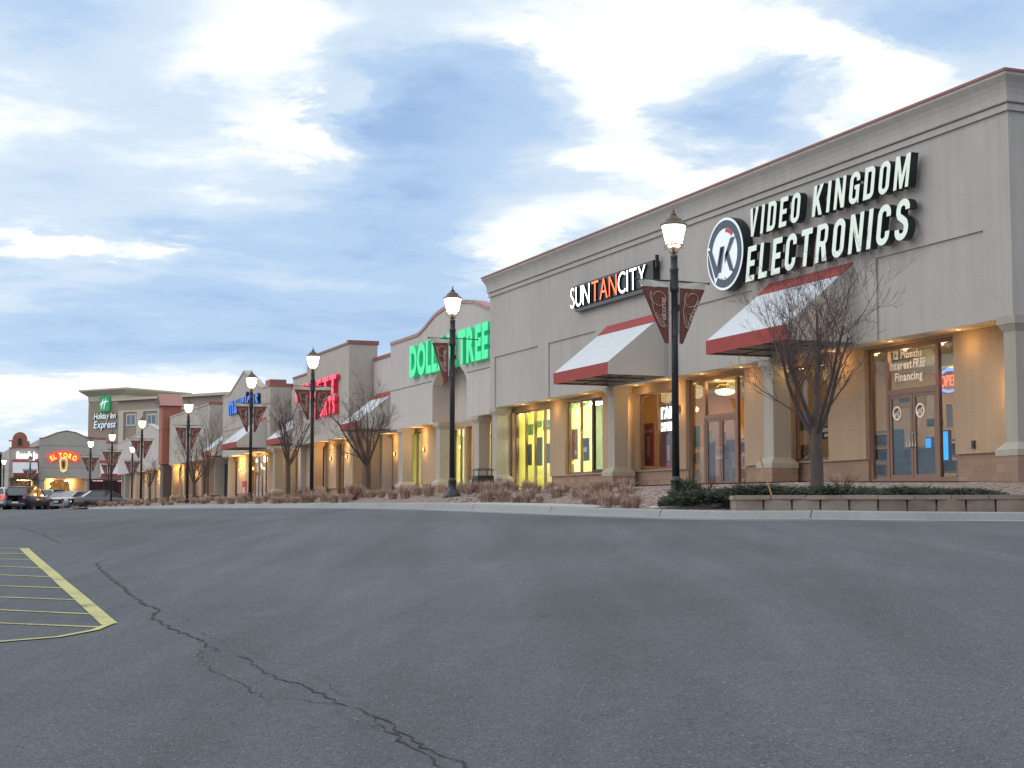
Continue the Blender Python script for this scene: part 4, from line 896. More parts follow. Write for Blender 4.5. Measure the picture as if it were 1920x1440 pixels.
# dollar store
s4 = sign('channel_letter_sign', 'tall green letters reading DOLLAR TREE across the arched parapet wall')
F_G = mat('letter_face_green', (.04, .45, .2), .5, emit=(.03, .80, .32), es=.5)
rowsign(s4, 'DOLLAR TREE', 22.45, 767, 914.5, 705.5, 650, .22, F_G, mat('letter_return_green', (.02, .30, .13), .5, emit=(.03, .7, .3), es=.25), bold=.05, gap=.05)
s5 = sign('channel_letter_sign', 'glowing red two-line letters reading HIBBETT SPORTS on the sports store')
F_R = emis('letter_face_red', (1, .05, .10), 1.5); F_RS = mat('letter_return_red', (.30, .01, .03), .5, emit=(.8, .02, .06), es=.25)
yl, yr = 90.3, yu(629, 21.65)
letters(s5, 'HIBBETT', (21.87, yl - .8, 6.47), RT, UP, yl - .8 - yr, .92, .22, F_R, F_RS, bold=.045, gap=.1)
letters(s5, 'SPORTS', (21.87, yu(586, 21.65), 5.33), RT, UP, yu(586, 21.65) - yu(627, 21.65), .95, .22, F_R, F_RS, bold=.045, gap=.08)
s6 = sign('channel_letter_sign', 'blue lowercase letters reading maurices on the gabled store')
F_B = mat('letter_face_blue', (.01, .03, .2), .5, emit=(.02, .22, .9), es=.55)
letters(s6, 'maurices', (22.08, yu(428, 21.9), 6.98), RT, UP, yu(428, 21.9) - yu(483, 21.9), 1.35, .2, F_B, mat('letter_return_navy', (.005, .01, .05), .5), bold=.035, gap=.08)
# restaurant sign on the wing
s7 = sign('arched_letter_sign', 'arched red sign reading EL TORO with yellow letters', (18.0, 189.7, 0))
RY = emis('neon_yellow', (1, .55, .08), 1.6); RX = emis('neon_red', (1, .04, .02), 1.3)
WX, WYs = (1, 0, 0), (0, 0, 1)
ap = []; w7 = 2.85; r7 = 2.4
for s_, rr in ((1, r7 + .78), (-1, r7 - .16)):
    rng_ = range(-9, 10) if s_ > 0 else range(9, -10, -1)
    for i in rng_: t = i / 9 * .66; ap.append((rr * math.sin(t), 6.25 - r7 + rr * math.cos(t) + .18))
MB().slaby([(x, z) for x, z in ap], 0, .22).build('backing', RX, s7)
letters(s7, 'EL TORO', (-w7 / 2, -.02, 6.42), WX, WYs, w7, .58, .06, RY, RX, bold=.045, gap=.1, arc=r7)
sh = MB(); shp = [(-.5, .55), (-.28, .85), (.2, .88), (.48, .6), (.48, -.2), (.36, -.75), (0, -.92), (-.32, -.75), (-.42, -.1)]
sh.slaby([(x * .95, 5.58 + z) for x, z in shp], -.02, .2); sh.build('shield', mat('shield_cream', (.5, .42, .22), .5, emit=(1, .75, .4), es=.55), s7)
MB().slaby([(x * .68, 5.6 + z * .72) for x, z in shp], -.04, -.021).build('shield_field', mat('shield_brown', (.2, .1, .03), .6, emit=(.6, .32, .08), es=.4), s7)
MB().slaby([(x * .3, 5.6 + z * .45) for x, z in shp], -.06, -.041).build('shield_figure', mat('shield_dark', (.06, .03, .01), .6), s7)
s8 = sign('white_letter_sign', "bright white glowing letters on the leftmost shop of the wing", (12.75, 190.35, 0))
letters(s8, "Rooc's Jo", (0, 0, 6.32), WX, WYs, 2.35, .72, .15, emis('white_glow', (1, .98, .95), 2.2), emis('white_glow_side', (.9, .9, 1), 1.5), bold=.07, gap=.03)
# hotel sign
hl = Matrix.Rotation(ht.rotation_euler.z, 4, 'Z')
s9 = sign('hotel_sign', 'green square emblem above the words Holiday Inn Express on the tall hotel wall', (32.95, 249.05, 0), ht.rotation_euler.z)
y1_, z1_ = hpt(189, 744); y2_, z2_ = hpt(208, 771)
MB().box(-.35, -.05, y2_, y1_, z2_, z1_).build('green_panel', mat('panel_green', (.01, .17, .06), .5, emit=(.01, .35, .12), es=.35), s9)
pw = y1_ - y2_; ph = z1_ - z2_; WSG = mat('sign_white', (.7, .75, .75), .5, emit=(.8, 1, 1), es=.35)
hh = MB()
for (x0, z0, x1, z1) in ((.24, .16, .40, .82), (.50, .14, .66, .86), (.12, .46, .5, .58), (.4, .6, .92, .66)):
    A0 = (y1_ - x0 * pw, z2_ + z0 * ph); A1 = (y1_ - x1 * pw, z2_ + z1 * ph); hh.tube([(-.38, *A0), (-.38, *((A0[0] + A1[0]) / 2 + .03, (A0[1] + A1[1]) / 2)), (-.38, *A1)], [.06, .14, .05], 6)
hh.build('script_mark', WSG, s9)
y3, z3 = hpt(178, 785); y4, z4 = hpt(218, 800)
letters(s9, 'Holiday Inn', (-.02, y3, hpt(178, 786)[1]), RT, UP, y3 - y4, .95, .2, WSG, M_SIDE, bold=.012, gap=.06, shear=.15)
letters(s9, 'Express', (-.02, y3, hpt(178, 803)[1]), RT, UP, y3 - y4, 1.15, .2, mat('sign_white_blue', (.6, .7, .8), .5, emit=(.7, .9, 1), es=.35), mat('letter_blue', (.02, .06, .25), .5), bold=.015, gap=.06, shear=.15)

# window lettering, neon
PW = mat('vinyl_white', (.75, .72, .68), .6)
wl = thing('window_lettering', 'white vinyl words 12 Months Interest FREE Financing on the transom glass above the doors', 'lettering')
XG = XW + .10
def wtext(t, txt, ul, ur, vb, vt, m=PW, bold=.02, shear=0, X=XG - .005, gap=.09):
    yl, yr = yu(ul, X), yu(ur, X); z0 = zu((ul + ur) / 2, vb, X); z1 = zu((ul + ur) / 2, vt, X)
    letters(t, txt, (X, yl, z0), RT, UP, yl - yr, z1 - z0, .003, m, m, bold=bold, shear=shear, gap=gap)
wtext(wl, '12 Months', 1678, 1732, 670, 655, bold=.03); wtext(wl, 'Interest', 1671, 1712, 692, 675, bold=.035); wtext(wl, 'FREE', 1714, 1737, 687, 670, bold=.035, shear=.2); wtext(wl, 'Financing', 1680, 1732, 712, 696, bold=.035)
for uu, vv, lab in ((1683, 775, 'round white VK decal on the left electronics door'), (1726.5, 769, 'round white VK decal on the right electronics door')):
    t = thing('door_decal', lab, 'decal', (XW + .082, yu(uu, XW + .09), zu(uu, vv, XW + .09))); rr = .175
    disc(t, 'decal_ring', rr * .76, rr, -.006, -.002, PW, 28); strokes(t, 'decal_letters', [[(p[0] * rr, p[1] * rr) for p in q] for q in vkp], -.010, -.0065, PW)
    disc(t, 'decal_arc', rr * .3, rr * .72, -.0055, -.0015, mat('decal_maroon', (.16, .03, .025), .6), 14, R(20), R(160))
no = thing('neon_open_sign', 'oval blue neon sign with red letters OPEN, right of the electronics doors', 'neon sign', (XW + .22, yu(1782, XW + .22), zu(1782, 713, XW + .22)))
el_ = MB(); pts = [(0, .46 * math.cos(t), .27 * math.sin(t)) for t in [2 * math.pi * i / 28 for i in range(29)]]; el_.tube(pts, .013, 5); el_.tube([(0, p[1] * .9, p[2] * .88) for p in pts], .012, 5)
el_.build('oval_tube', emis('neon_blue', (.12, .22, 1), 3), no)
letters(no, 'OPEN', (0, .33, -.13), RT, UP, .66, .27, .02, emis('neon_red_open', (1, .10, .05), 3), emis('neon_red_open', (1, .1, .05), 3), bold=.0, gap=.12)
n2_ = thing('neon_window_sign', 'bright white two-row neon sign in the tanning salon window beside the lamp post', 'neon sign', (XW + .3, 0, 0))
WG = emis('neon_white_hot', (1, .93, .88), 3)
letters(n2_, 'TAN', (0, yu(1238, XW + .3), 3.02), RT, UP, yu(1238, XW + .3) - yu(1266, XW + .3), .36, .03, WG, WG, bold=.05, gap=.05)
letters(n2_, 'OPEN', (0, yu(1238, XW + .3), 2.62), RT, UP, yu(1238, XW + .3) - yu(1266, XW + .3), .26, .03, WG, WG, bold=.05, gap=.04)
MB().box(.05, .07, yu(1268, XW + .3), yu(1236, XW + .3), 2.55, 3.45).build('backing', M_DARKF, n2_)

# ---------------------------------------------------------------- retaining wall
def blk(t, b, tcn):
    n = t.nodes.new('ShaderNodeTexNoise'); n.inputs['Scale'].default_value = 1.6; n.inputs['Detail'].default_value = 4; t.links.new(tcn(), n.inputs['Vector'])
    g = t.nodes.new('ShaderNodeNewGeometry'); ad = t.nodes.new('ShaderNodeMath'); ad.operation = 'MULTIPLY_ADD'; ad.inputs[1].default_value = .35; t.links.new(g.outputs['Random Per Island'], ad.inputs[0]); t.links.new(n.outputs[0], ad.inputs[2])
    rp = t.nodes.new('ShaderNodeValToRGB'); t.links.new(ad.outputs[0], rp.inputs[0]); rp.color_ramp.elements[0].position = .35; rp.color_ramp.elements[1].position = .95
    rp.color_ramp.elements[0].color = (.155, .12, .098, 1); rp.color_ramp.elements[1].color = (.30, .25, .205, 1); t.links.new(rp.outputs[0], b.inputs['Base Color'])
M_BLK2 = mat('split_stone_block', (.2, .16, .13), .95, extra=blk, bump=(16, .7, .02))
rwl = thing('retaining_wall', 'low retaining wall of tan split-face blocks with cap stones behind the near kerb', 'wall', (0, 0, 0))
random.seed(8)
def course(name, z0f, hh, depth, Lb, out_, gap_):
    m = MB()
    for a, b in zip(WALLP, WALLP[1:]):
        d = (b - a); L_ = d.length; d.normalize(); nrm = Vector((d.y, -d.x)); n = max(1, round(L_ / Lb)); 
        for k in range(n):
            p = a + d * (L_ * k / n + gap_); q = a + d * (L_ * (k + 1) / n - gap_); o1 = out_ + random.uniform(-.012, .012); o2 = out_ + random.uniform(-.012, .012)
            zz_ = z0f + random.uniform(-.004, .004); mid = (p + q) / 2 + nrm * (max(o1, o2) + .022)
            c = [p + nrm * o1, mid, q + nrm * o2, q - nrm * depth, p - nrm * depth]
            n0 = len(m.v); m.v += [(*x, zz_) for x in c] + [(*(x * .0 + x), zz_ + hh) for x in c]
            m.f.append(tuple(n0 + i for i in (4, 3, 2, 1, 0))); m.f.append(tuple(n0 + 5 + i for i in range(5))); m.m += [0, 0]
            for i in range(5):
                j = (i + 1) % 5; m.f.append((n0 + i, n0 + j, n0 + 5 + j, n0 + 5 + i)); m.m.append(0)
    return m.build(name, M_BLK2, rwl)
course('block_course', -.05, .262, .18, .46, 0, .016)
course('cap_course', .214, .075, .16, .62, .028, .005)
MB().slabx([(0, 0)] * 3, 0, 0) if False else None

# ---------------------------------------------------------------- street lamps
M_LG = emis('lamp_glass', (1, .82, .58), 8); M_GOLD = mat('verdigris_dome', (.10, .075, .06), .5, metal=.4)
M_BAN = mat('banner_maroon', (.155, .050, .040), .85, bump=(9, .3, .02), var=[(5, .08, (1, 1, 1))]); M_BW = mat('banner_white', (.55, .52, .47), .85, bump=(9, .4, .03))
M_SCR = mat('banner_script', (.50, .40, .34), .8)
def banner(par, s, ang, tip=0.08, wd=.66, h_=1.22, cloth=True):
    """arm, white hem and maroon pennant on one side (s = +1 right, -1 left); ang turns it about the pole"""
    ar = MB(); ar.tube([(s * .06, 0, 4.33), (s * (.14 + wd), 0, 4.33)], .013, 6); ar.lathe([(0, -.03), (.022, -.015), (.022, .015), (0, .03)], 8, (s * (.15 + wd), 0, 4.33))
    o = ar.build('banner_arm', M_BLK, par); o.rotation_euler.z = ang
    if not cloth: return
    x0, x1 = s * .085, s * (.10 + wd); n = 6
    def cl(zt, zb, xa, xb, xta, m, nm, yy=0):
        b = MB(); rows = 8
        for side in (0, 1):
            n0 = len(b.v)
            for j in range(rows + 1):
                t = j / rows; z = lerp(zt, zb, t); e = lerp(xb, xta, t); a_ = xa
                for i in range(n + 1):
                    x = lerp(a_, e, i / n); y = yy + .022 * math.sin(3.1 * i / n * 2 + t * 2) * (1 - t * .5) + (.004 if side else -.004); b.v.append((x, y, z + .012 * math.sin(i * 1.3) * t))
            for j in range(rows):
                for i in range(n):
                    q = (n0 + j * (n + 1) + i, n0 + j * (n + 1) + i + 1, n0 + (j + 1) * (n + 1) + i + 1, n0 + (j + 1) * (n + 1) + i); b.f.append(q if side else q[::-1]); b.m.append(0)
        return b.build(nm, m, o, True)
    cl(4.325, 4.20, x0, x1, x1 - s * .045, M_BW, 'hem'); pn = cl(4.20, 4.33 - h_, x0 + s * .035, x1 - s * .045, x0 + s * (.035 + tip), M_BAN, 'pennant'); cl(4.20, 3.3, x0, x0 + s * .035, x0 + s * .03, M_BW, 'edge_tape')
    # Welcome in script: big looping W, small letters climbing
    sc = MB(); ux = lambda a: x0 + s * .035 + (a if s > 0 else a) * 1.0
    bx = lambda fx, fz: ((lerp(x0, x1, fx) if s > 0 else lerp(x1, x0, fx)), -.034, lerp(4.20, 4.33 - h_, fz))
    F = (lambda fx, fz: bx(lerp(.10, .86 - fz * .62, fx), fz)) if s > 0 else (lambda fx, fz: bx(lerp(.14 + fz * .62, .92, fx), fz))
    loop = [F(.55 - .42 * math.cos(t) * (1 - .07 * t), .20 + .15 * math.sin(t) * (1 - .05 * t)) for t in [i * .42 for i in range(-2, 15)]]
    sc.tube([F(.62, .72)] + [F(.30, .70), F(.18, .60), F(.10, .40)] + loop, .006, 4, False)
    sc.tube([F(.10, .50), F(.35, .62), F(.55, .72), F(.62, .72), F(.60, .58), F(.75, .70), F(.86, .70)], .0075, 4, False)
    sc.tube([F(.2, .46), F(.45, .58), F(.62, .66)], .006, 4, False); sc.build('script_flourish', M_SCR, o)
    fl = 'elcome'; st = thing_none = None
    A0 = Vector(F(.80, .60)); A1 = Vector(F(.84, .20)) if s < 0 else Vector(F(1.02, .24))
    d = (A1 - A0); wl_ = d.length; d.normalize(); upv = Vector((d.z, 0, -d.x)) * (1 if s > 0 else 1); upv = Vector((-d.z, 0, d.x))
    letters(o, fl, tuple(A0 - upv * .0 + Vector((0, -.003, 0))), tuple(d), tuple(upv), wl_, .115, .003, M_SCR, M_SCR, bold=0, shear=.3, gap=.02, name='lettering')
def build_lamp(label, x, y, z, left=(True, 0), right=(True, 0), lit=True, det=1, rz=0, tips=(.08, .08), ws=(.62, .62)):
    t = thing('street_lamp', label, 'street lamp', (x, y, z), rz, 'street lamps along the row')
    MB().lathe([(.245, 0), (.25, .05), (.235, .10), (.20, .16), (.14, .23), (.115, .27), (.105, .31), (.10, .45), (.11, .47), (.11, .50), (.085, .52), (.08, .56)], 20).build('base', M_BLK, t, True)
    MB().lathe([(.074, .55), (.066, 3.2), (.066, 3.24), (.072, 3.26), (.066, 3.28), (.064, 4.1), (.085, 4.13), (.09, 4.18), (.082, 4.22), (.08, 4.5), (.09, 4.53), (.09, 4.56), (.07, 4.6), (.068, 4.76), (.074, 4.78), (.074, 4.82), (.05, 4.84)], 14).build('pole', M_BLK, t, True)
    MB().box(.06, .10, -.03, .03, 3.75, 3.87).build('outlet_box', M_BLK, t)
    c = MB()
    for k in range(4):
        a = math.pi / 4 + k * math.pi / 2; ca, sa = math.cos(a), math.sin(a); P = lambda r, z_: (r * ca, r * sa, z_)
        c.tube([P(.045, 4.83), P(.05, 4.88), P(.10, 4.93), P(.13, 4.97), P(.145, 5.02)], .009, 5)
        c.tube([P(.145 + .03 * math.cos(q) + .02, 4.985 + .03 * math.sin(q)) for q in [i * .7 for i in range(9)]], .006, 4)
        c.tube([P(.08 + .02 * math.cos(q), 4.88 + .02 * math.sin(q)) for q in [i * .8 for i in range(8)]], .005, 4)
    c.lathe([(.03, 4.84), (.04, 4.9), (.02, 4.95), (.06, 5.0)], 10); c.lathe([(.155, 5.02), (.165, 5.03), (.155, 5.045), (.1, 5.045)], 12)
    c.build('scroll_bracket', M_BLK if not lit else mat('lit_bracket', (.13, .08, .045), .45, metal=.5), t, True)  # black bracket coloured warm brown under lit lanterns, their glow painted in
    MB().lathe([(.02, 4.99), (.10, 4.992), (.145, 5.03), (.155, 5.05), (.235, 5.40), (.0, 5.405)], 8).build('lantern_glass', M_LG if lit else mat('lamp_glass_unlit', (.5, .5, .48), .3), t)
    cg = MB()
    for k in range(8):
        a = 2 * math.pi * (k + .5) / 8; cg.tube([(.158 * math.cos(a), .158 * math.sin(a), 5.04), (.238 * math.cos(a), .238 * math.sin(a), 5.405)], .005, 4)
    cg.build('lantern_frame', M_BLK, t)
    MB().lathe([(.23, 5.395), (.262, 5.40), (.262, 5.425), (.225, 5.445), (.185, 5.47), (.15, 5.53), (.09, 5.58), (.055, 5.6), (.05, 5.62), (.06, 5.63), (.03, 5.65), (.012, 5.66), (.022, 5.69), (.012, 5.72), (.003, 5.76)], 8 if not det else 16).build('lantern_roof', M_GOLD, t)
    banner(t, -1, left[1], tips[0], ws[0], cloth=left[0]); banner(t, 1, right[1], tips[1], ws[1], cloth=right[0])
    return t
LZ = lambda x, y: B(x, y) if y < 116 else G(x, y) + .12
TOP = 5.76
def place_lamp(label, u, vtop, X=13.8, Y=None, **k):
    y = Y or yu(u, X); x = X if not Y else atY(u, 900, Y)[0]
    zt_l = zu(u, vtop, x); return build_lamp(label, x, y, zt_l - TOP, **k)
random.seed(3)
L1 = place_lamp('nearest black street lamp with Welcome banners, standing before the electronics store', 1266.5, 388, left=(True, -.08), right=(True, .12), ws=(.64, .66))
L2 = place_lamp('black street lamp with one banner left and a bare arm right, before the green letters', 848, 536, left=(True, -.25), right=(False, .15), tips=(.10, .08), ws=(.5, .62))
L3 = place_lamp('lit black street lamp before the red letters of the sports store', 585.5, 651)
L4 = place_lamp('lit black street lamp before the blue-lettered gabled store', 470.5, 694)
L5 = place_lamp('lit black street lamp before the long store with sloping parapet', 353, 746)
L6 = place_lamp('lit black street lamp in front of the hotel windows left of the red tower', 266.5, 779)
L7 = place_lamp('lit black street lamp under the hotel lettering, between two lower lamps', 211, 806, X=14.0)
L8 = place_lamp('lit black street lamp right of the arched red sign', 171, 820, X=13.8)
L9 = place_lamp('short distant lit street lamp before the right hand awning of the wing', 247.5, 831, X=None, Y=133)
L10 = place_lamp('unlit distant lamp with banner behind the lamp under the hotel lettering', 203, 839, X=None, Y=141, lit=False)
L11 = place_lamp('unlit dark street lamp with banners before the white glowing letters', 56, 853, X=None, Y=160, lit=False)
L12 = place_lamp('leftmost lit street lamp, without banners, beside the dark evergreen', 6.5, 857, X=None, Y=165, left=(False, 0), right=(False, 0))
for o in (L1, L2, L6):
    pd = MB(); zb_ = B(o.location.x, o.location.y) if o.location.y < 115 else .2
    pd.lathe([(.52, -.5), (.52, -.03), (.48, -.002)], 24, (0, 0, 0)); c = pd.build('footing', M_CONC, o, False)
# ---------------------------------------------------------------- bare trees
def bare_tree(label, x, y, z, H, Wd, seed, trunk_h=None, tr=.11, dens=1.0, group='bare trees in the beds'):
    random.seed(seed); t = thing('bare_tree', label, 'tree', (x, y, z), 0, group)
    tk = MB(); cw = MB(); th_ = trunk_h or H * .26
    pts = [Vector((0, 0, -.1)), Vector((0, 0, .05)), Vector((.01, .01, th_ * .5)), Vector((-.01, .0, th_)), Vector((.0, .01, th_ * 1.25)), Vector((.02, .0, th_ * 1.6))]
    tk.tube(pts, [tr * 1.5, tr * 1.1, tr, tr * .95, tr * .62, tr * .3], 9)
    def limb(mb, p, d, L_, r, depth):
        mb = tk if depth == 0 else cw
        n = 5 if depth < 3 else 4; P = [p]; q = p.copy(); dd = d.copy()
        for i in range(n):
            dd = (dd + Vector((random.uniform(-1, 1), random.uniform(-1, 1), random.uniform(-.5, .9))) * .13 + Vector((0, 0, .05))).normalized()
            q = q + dd * (L_ / n); P.append(q.copy())
        rr = [lerp(r, r * .42, i / n) for i in range(n + 1)]
        mb.tube(P, rr, 6 if depth < 2 else (4 if depth < 3 else 3), False)
        if depth >= 4: return
        k = {0: 6, 1: 6, 2: 4, 3: 4}[depth]; k = max(2, int(k * dens + random.random() * .9))
        for j in range(k):
            f_ = random.uniform(.22, 1.0); i = min(n - 1, int(f_ * n)); base = P[i].lerp(P[i + 1], f_ * n - i)
            axis = (P[i + 1] - P[i]).normalized(); a_ = random.uniform(0, 6.283); o1 = axis.orthogonal().normalized(); o2 = axis.cross(o1)
            sp_ = random.uniform(.4, .95); nd = (axis * math.cos(sp_) + (o1 * math.cos(a_) + o2 * math.sin(a_)) * math.sin(sp_)); nd = (nd + Vector((0, 0, .12))).normalized()
            limb(cw if depth >= 0 else tk, base, nd, L_ * random.uniform(.38, .62), max(.0024, lerp(r, r * .42, f_) * .46), depth + 1)
    nl = 7
    for i in range(nl):
        a_ = 2 * math.pi * i / nl + random.uniform(-.3, .3); out_ = random.uniform(.25, .85) if i else .05
        d = Vector((math.cos(a_) * out_ * Wd / H * 1.5, math.sin(a_) * out_ * Wd / H * 1.5, 1)).normalized()
        limb(tk if False else cw, Vector((0, 0, th_ * random.uniform(.82, .99))), d, (H - th_) * random.uniform(.60, .76), tr * random.uniform(.36, .48), 0)
    tk.build('trunk', M_BARK, t, True); cw.build('crown', M_TWIG, t, True)
    return t
def tree_at(label, u, vb, vt, X, Wd, seed, **k):
    y = yu(u, X); z = B(X, y) if y < 115 else .2; zt = zu(u, vt, X); return bare_tree(label, X, y, z, zt - z, Wd, seed, **k)
tree_at('nearest bare vase-shaped tree behind the retaining wall, before the electronics store', 1530, 912, 487, 15.6, 2.75, 5, trunk_h=1.15, tr=.115)
tree_at('bare tree before the low awning between green letters and red letters', 690, 935, 722, 14.6, 2.9, 12, trunk_h=1.1, tr=.10, dens=.9)
tree_at('bare tree between the red letters and the blue-lettered store', 541, 940, 735, 14.6, 3.0, 21, trunk_h=1.5, tr=.10, dens=.9)
tree_at('bare tree just right of the lamp before the sloping parapet', 366, 945, 795, 14.8, 3.0, 31, trunk_h=1.0, tr=.09, dens=.8)
tree_at('slender bare tree at the red-white awning left of the blue letters', 391, 935, 765, 18.0, 2.6, 36, trunk_h=1.6, tr=.08, dens=.75)
tree_at('small bare tree left of the red tower base', 283, 950, 850, 14.8, 2.4, 41, trunk_h=1.2, tr=.07, dens=.75)

# ---------------------------------------------------------------- dried grasses, junipers, shrubs
def mgrass(name, c): return mat(name, c, .9, var=[(6, .2, (1, 1, 1))])
MGR = [mgrass('dry_grass_tan', (.50, .37, .28)), mgrass('dry_grass_pink', (.42, .29, .25)), mgrass('dry_grass_dark', (.26, .17, .14))]
def tuft(seed, n=190, R_=.38, H_=.55):
    random.seed(seed); m = MB()
    for i in range(n):
        a = random.uniform(0, 6.283); r = R_ * .35 * random.random() ** .6; lean = random.uniform(.1, 1) * R_ ; hh = H_ * random.uniform(.55, 1.08) * (1 - .25 * lean / R_); w = random.uniform(.006, .013)
        bx, by = r * math.cos(a), r * math.sin(a); b2 = a + random.uniform(-.7, .7); c_, s_ = math.cos(b2), math.sin(b2)
        P = [(bx, by, -.02), (bx + c_ * lean * .35, by + s_ * lean * .35, hh * .62), (bx + c_ * lean, by + s_ * lean, hh * random.uniform(.85, 1))]
        px, py = -s_ * w, c_ * w; n0 = len(m.v); m.k = random.choice((0, 0, 1, 1, 2))
        m.v += [(P[0][0] - px, P[0][1] - py, P[0][2]), (P[0][0] + px, P[0][1] + py, P[0][2]), (P[1][0] + px, P[1][1] + py, P[1][2]), (P[1][0] - px, P[1][1] - py, P[1][2]), P[2]]
        m.f += [(n0, n0 + 1, n0 + 2, n0 + 3), (n0 + 3, n0 + 2, n0 + 4)]; m.m += [m.k] * 2
    return m.mesh('dried_grass', MGR)
TU = [tuft(100 + i) for i in range(5)]
def grass(x, y, s, group, label):
    o = link('dried_grass_clump', random.choice(TU), None, (x, y, B(x, y) - .01 if y < 115.9 else .3), (0, 0, random.uniform(0, 6))); o.scale = (s, s, s * random.uniform(.85, 1.1)); tag(o, label, 'grass clump', group)
random.seed(77)
def gpatch(y0, y1, n, xa, xb, group, label, s=1.0):
    for i in range(n):
        y = lerp(y0, y1, (i + random.random()) / n); x = random.uniform(xa, xb); grass(x, y, s * random.uniform(.45, .85), group, label)
gpatch(29.5, 41, 42, 13.9, 15.4, 'dried grasses before the green-lit windows', 'tan dried grass clump in the bed before the green-lit windows')
gpatch(41.5, 56, 34, 12.2, 15.0, 'dried grasses left of the second lamp', 'brown dried grass clump in the bed left of the second lamp')
gpatch(56, 84, 34, 12.2, 15.4, 'dried grasses before the sports store', 'dried grass clump in the bed before the red and blue letters', 1.05)
gpatch(84, 114, 24, 12.2, 15.6, 'dried grasses along the far bed', 'straw coloured grass clump in the farthest bed', 1.15)
gpatch(104, 114.5, 12, 10.5, 12.5, 'grasses on the island before the cars', 'brown low clump on the island in front of the parked cars', .5)
for (x, y, s_) in ((12.9, 27.6, .75), (13.25, 28.4, .8), (13.0, 26.9, .6), (13.7, 28.0, .7)): grass(x, y, s_, 'small dried clumps beside the nearest lamp', 'low dried clump spreading over rocks left of the nearest lamp')
ML = [mat('juniper_green', (.030, .048, .024), .8), mat('juniper_dark', (.016, .026, .016), .8), mat('juniper_tip', (.055, .065, .035), .8)]
def juniper(label, x, y, rx, ry, h_, seed, n=1500, rz=0, m=None):
    random.seed(seed); b = MB()
    for i in range(n):
        a = random.uniform(0, 6.283); r = random.random() ** .55; f_ = math.sqrt(max(0, 1 - r * r)); wob_ = 1 + .18 * math.sin(3 * a + seed) + .12 * math.sin(7 * a)
        px, py = r * rx * math.cos(a) * wob_, r * ry * math.sin(a) * wob_; c_, s_ = math.cos(rz), math.sin(rz); px, py = px * c_ - py * s_, px * s_ + py * c_
        z = h_ * f_ * random.uniform(.35, 1.05) + random.uniform(0, .04); d = Vector((px + random.uniform(-.4, .4), py + random.uniform(-.4, .4), random.uniform(.0, .5))).normalized(); L_ = random.uniform(.05, .13); sd_ = d.orthogonal().normalized() * random.uniform(.012, .028)
        p = Vector((px, py, z + (B(x + px, y + py) - B(x, y) if i % 1 == 0 and False else 0))); b.k = random.choice((0, 0, 1, 1, 2)); b.face([p - sd_, p + sd_, p + d * L_ + sd_ * .3, p + d * L_ - sd_ * .3])
    o = b.build('juniper_shrub', ML if not m else m); o.location = (x, y, B(x, y) - .02); tag(o, label, 'shrub'); return o
juniper('dark green juniper spilling down beside the left end of the retaining wall', 13.75, 25.35, .65, .75, .28, 1, 2300)
juniper('upright dark green juniper sprig left of the retaining wall, near the nearest lamp', 13.95, 26.2, .35, .35, .42, 2, 1000)
juniper('low green juniper mat on top of the wall left of the nearest tree trunk', 14.45, 24.3, .9, .5, .17, 3, 2600, -.55)
juniper('low green juniper mat around the foot of the nearest tree', 15.5, 23.65, 1.0, .5, .15, 4, 2600, -.55)
juniper('low green juniper mat on the wall right of the nearest tree', 16.6, 22.95, 1.0, .45, .13, 5, 2400, -.5)
juniper('rightmost thin green juniper mat on the wall before the doors', 17.3, 22.35, .7, .35, .12, 6, 1200, -.5)
def sprig(label, x, y, h_, seed, n=26, c=(.09, .035, .03)):
    random.seed(seed); b = MB()
    for i in range(n):
        a = random.uniform(0, 6.283); l = random.uniform(.2, .9); p = Vector((0, 0, 0)); P = [p]
        for k in range(4): p = p + Vector((math.cos(a) * l * h_ * .25 + random.uniform(-.02, .02), math.sin(a) * l * h_ * .25 + random.uniform(-.02, .02), h_ * .25 * random.uniform(.7, 1))); P.append(p)
        b.tube(P, [.007, .006, .005, .004, .002], 3, False)
    o = b.build('twiggy_shrub', mat('red_twig', c, .9)); o.location = (x, y, B(x, y)); tag(o, label, 'shrub'); return o
sprig('bare twiggy shrub beside the nearest lamp, before the tanning salon doors', 14.6, 26.6, .5, 1); sprig('small reddish twiggy shrub on the bed right of the nearest tree trunk', 16.1, 24.2, .38, 2); sprig('tiny twiggy shrub in front of the central doors', 14.9, 25.7, .35, 3)
sprig('reddish bare shrub at the foot of the columns under the low awning', 13.4, 47.5, .6, 4, 50); sprig('dark reddish shrub in the bed before the sports store', 13.2, 53.0, .6, 5, 50, (.06, .03, .028))
# ---------------------------------------------------------------- street furniture
tb = thing('trash_bin', 'black slatted litter bin with flat roof beside the end column of the grey building', 'litter bin', (19.3, 51.6, WALK))
b = MB(); b.box(-.30, .30, -.30, .30, .04, .62); 
for i in range(7):
    k = -.27 + i * .09; b.box(-.315, -.301, k - .03, k + .03, .06, .6); b.box(k - .03, k + .03, -.315, -.301, .06, .6)
b.build('bin_body', M_BLK, tb); b = MB()
for sx_ in (-.25, .25):
    for sy_ in (-.25, .25): b.tube([(sx_, sy_, .6), (sx_, sy_, .86)], .018, 6)
b.build('roof_post', M_BLK, tb); MB().frust((-.36, .36, -.36, .36, .85), (-.2, .2, -.2, .2, .93)).build('bin_roof', M_BLK, tb); MB().box(-.31, .31, -.31, .31, .62, .67).build('bin_rim', M_BLK, tb)
ub = thing('utility_post', 'short grey metal utility post at the foot of the end column', 'utility post', (20.9, 54.2, WALK)); MB().box(-.12, .12, -.10, .10, 0, .62).build('post_box', mat('grey_paint', (.25, .25, .24), .6), ub); MB().frust((-.14, .14, -.12, .12, .62), (-.1, .1, -.09, .09, .68)).build('post_cap', mat('grey_paint', (.25, .25, .24), .6), ub)
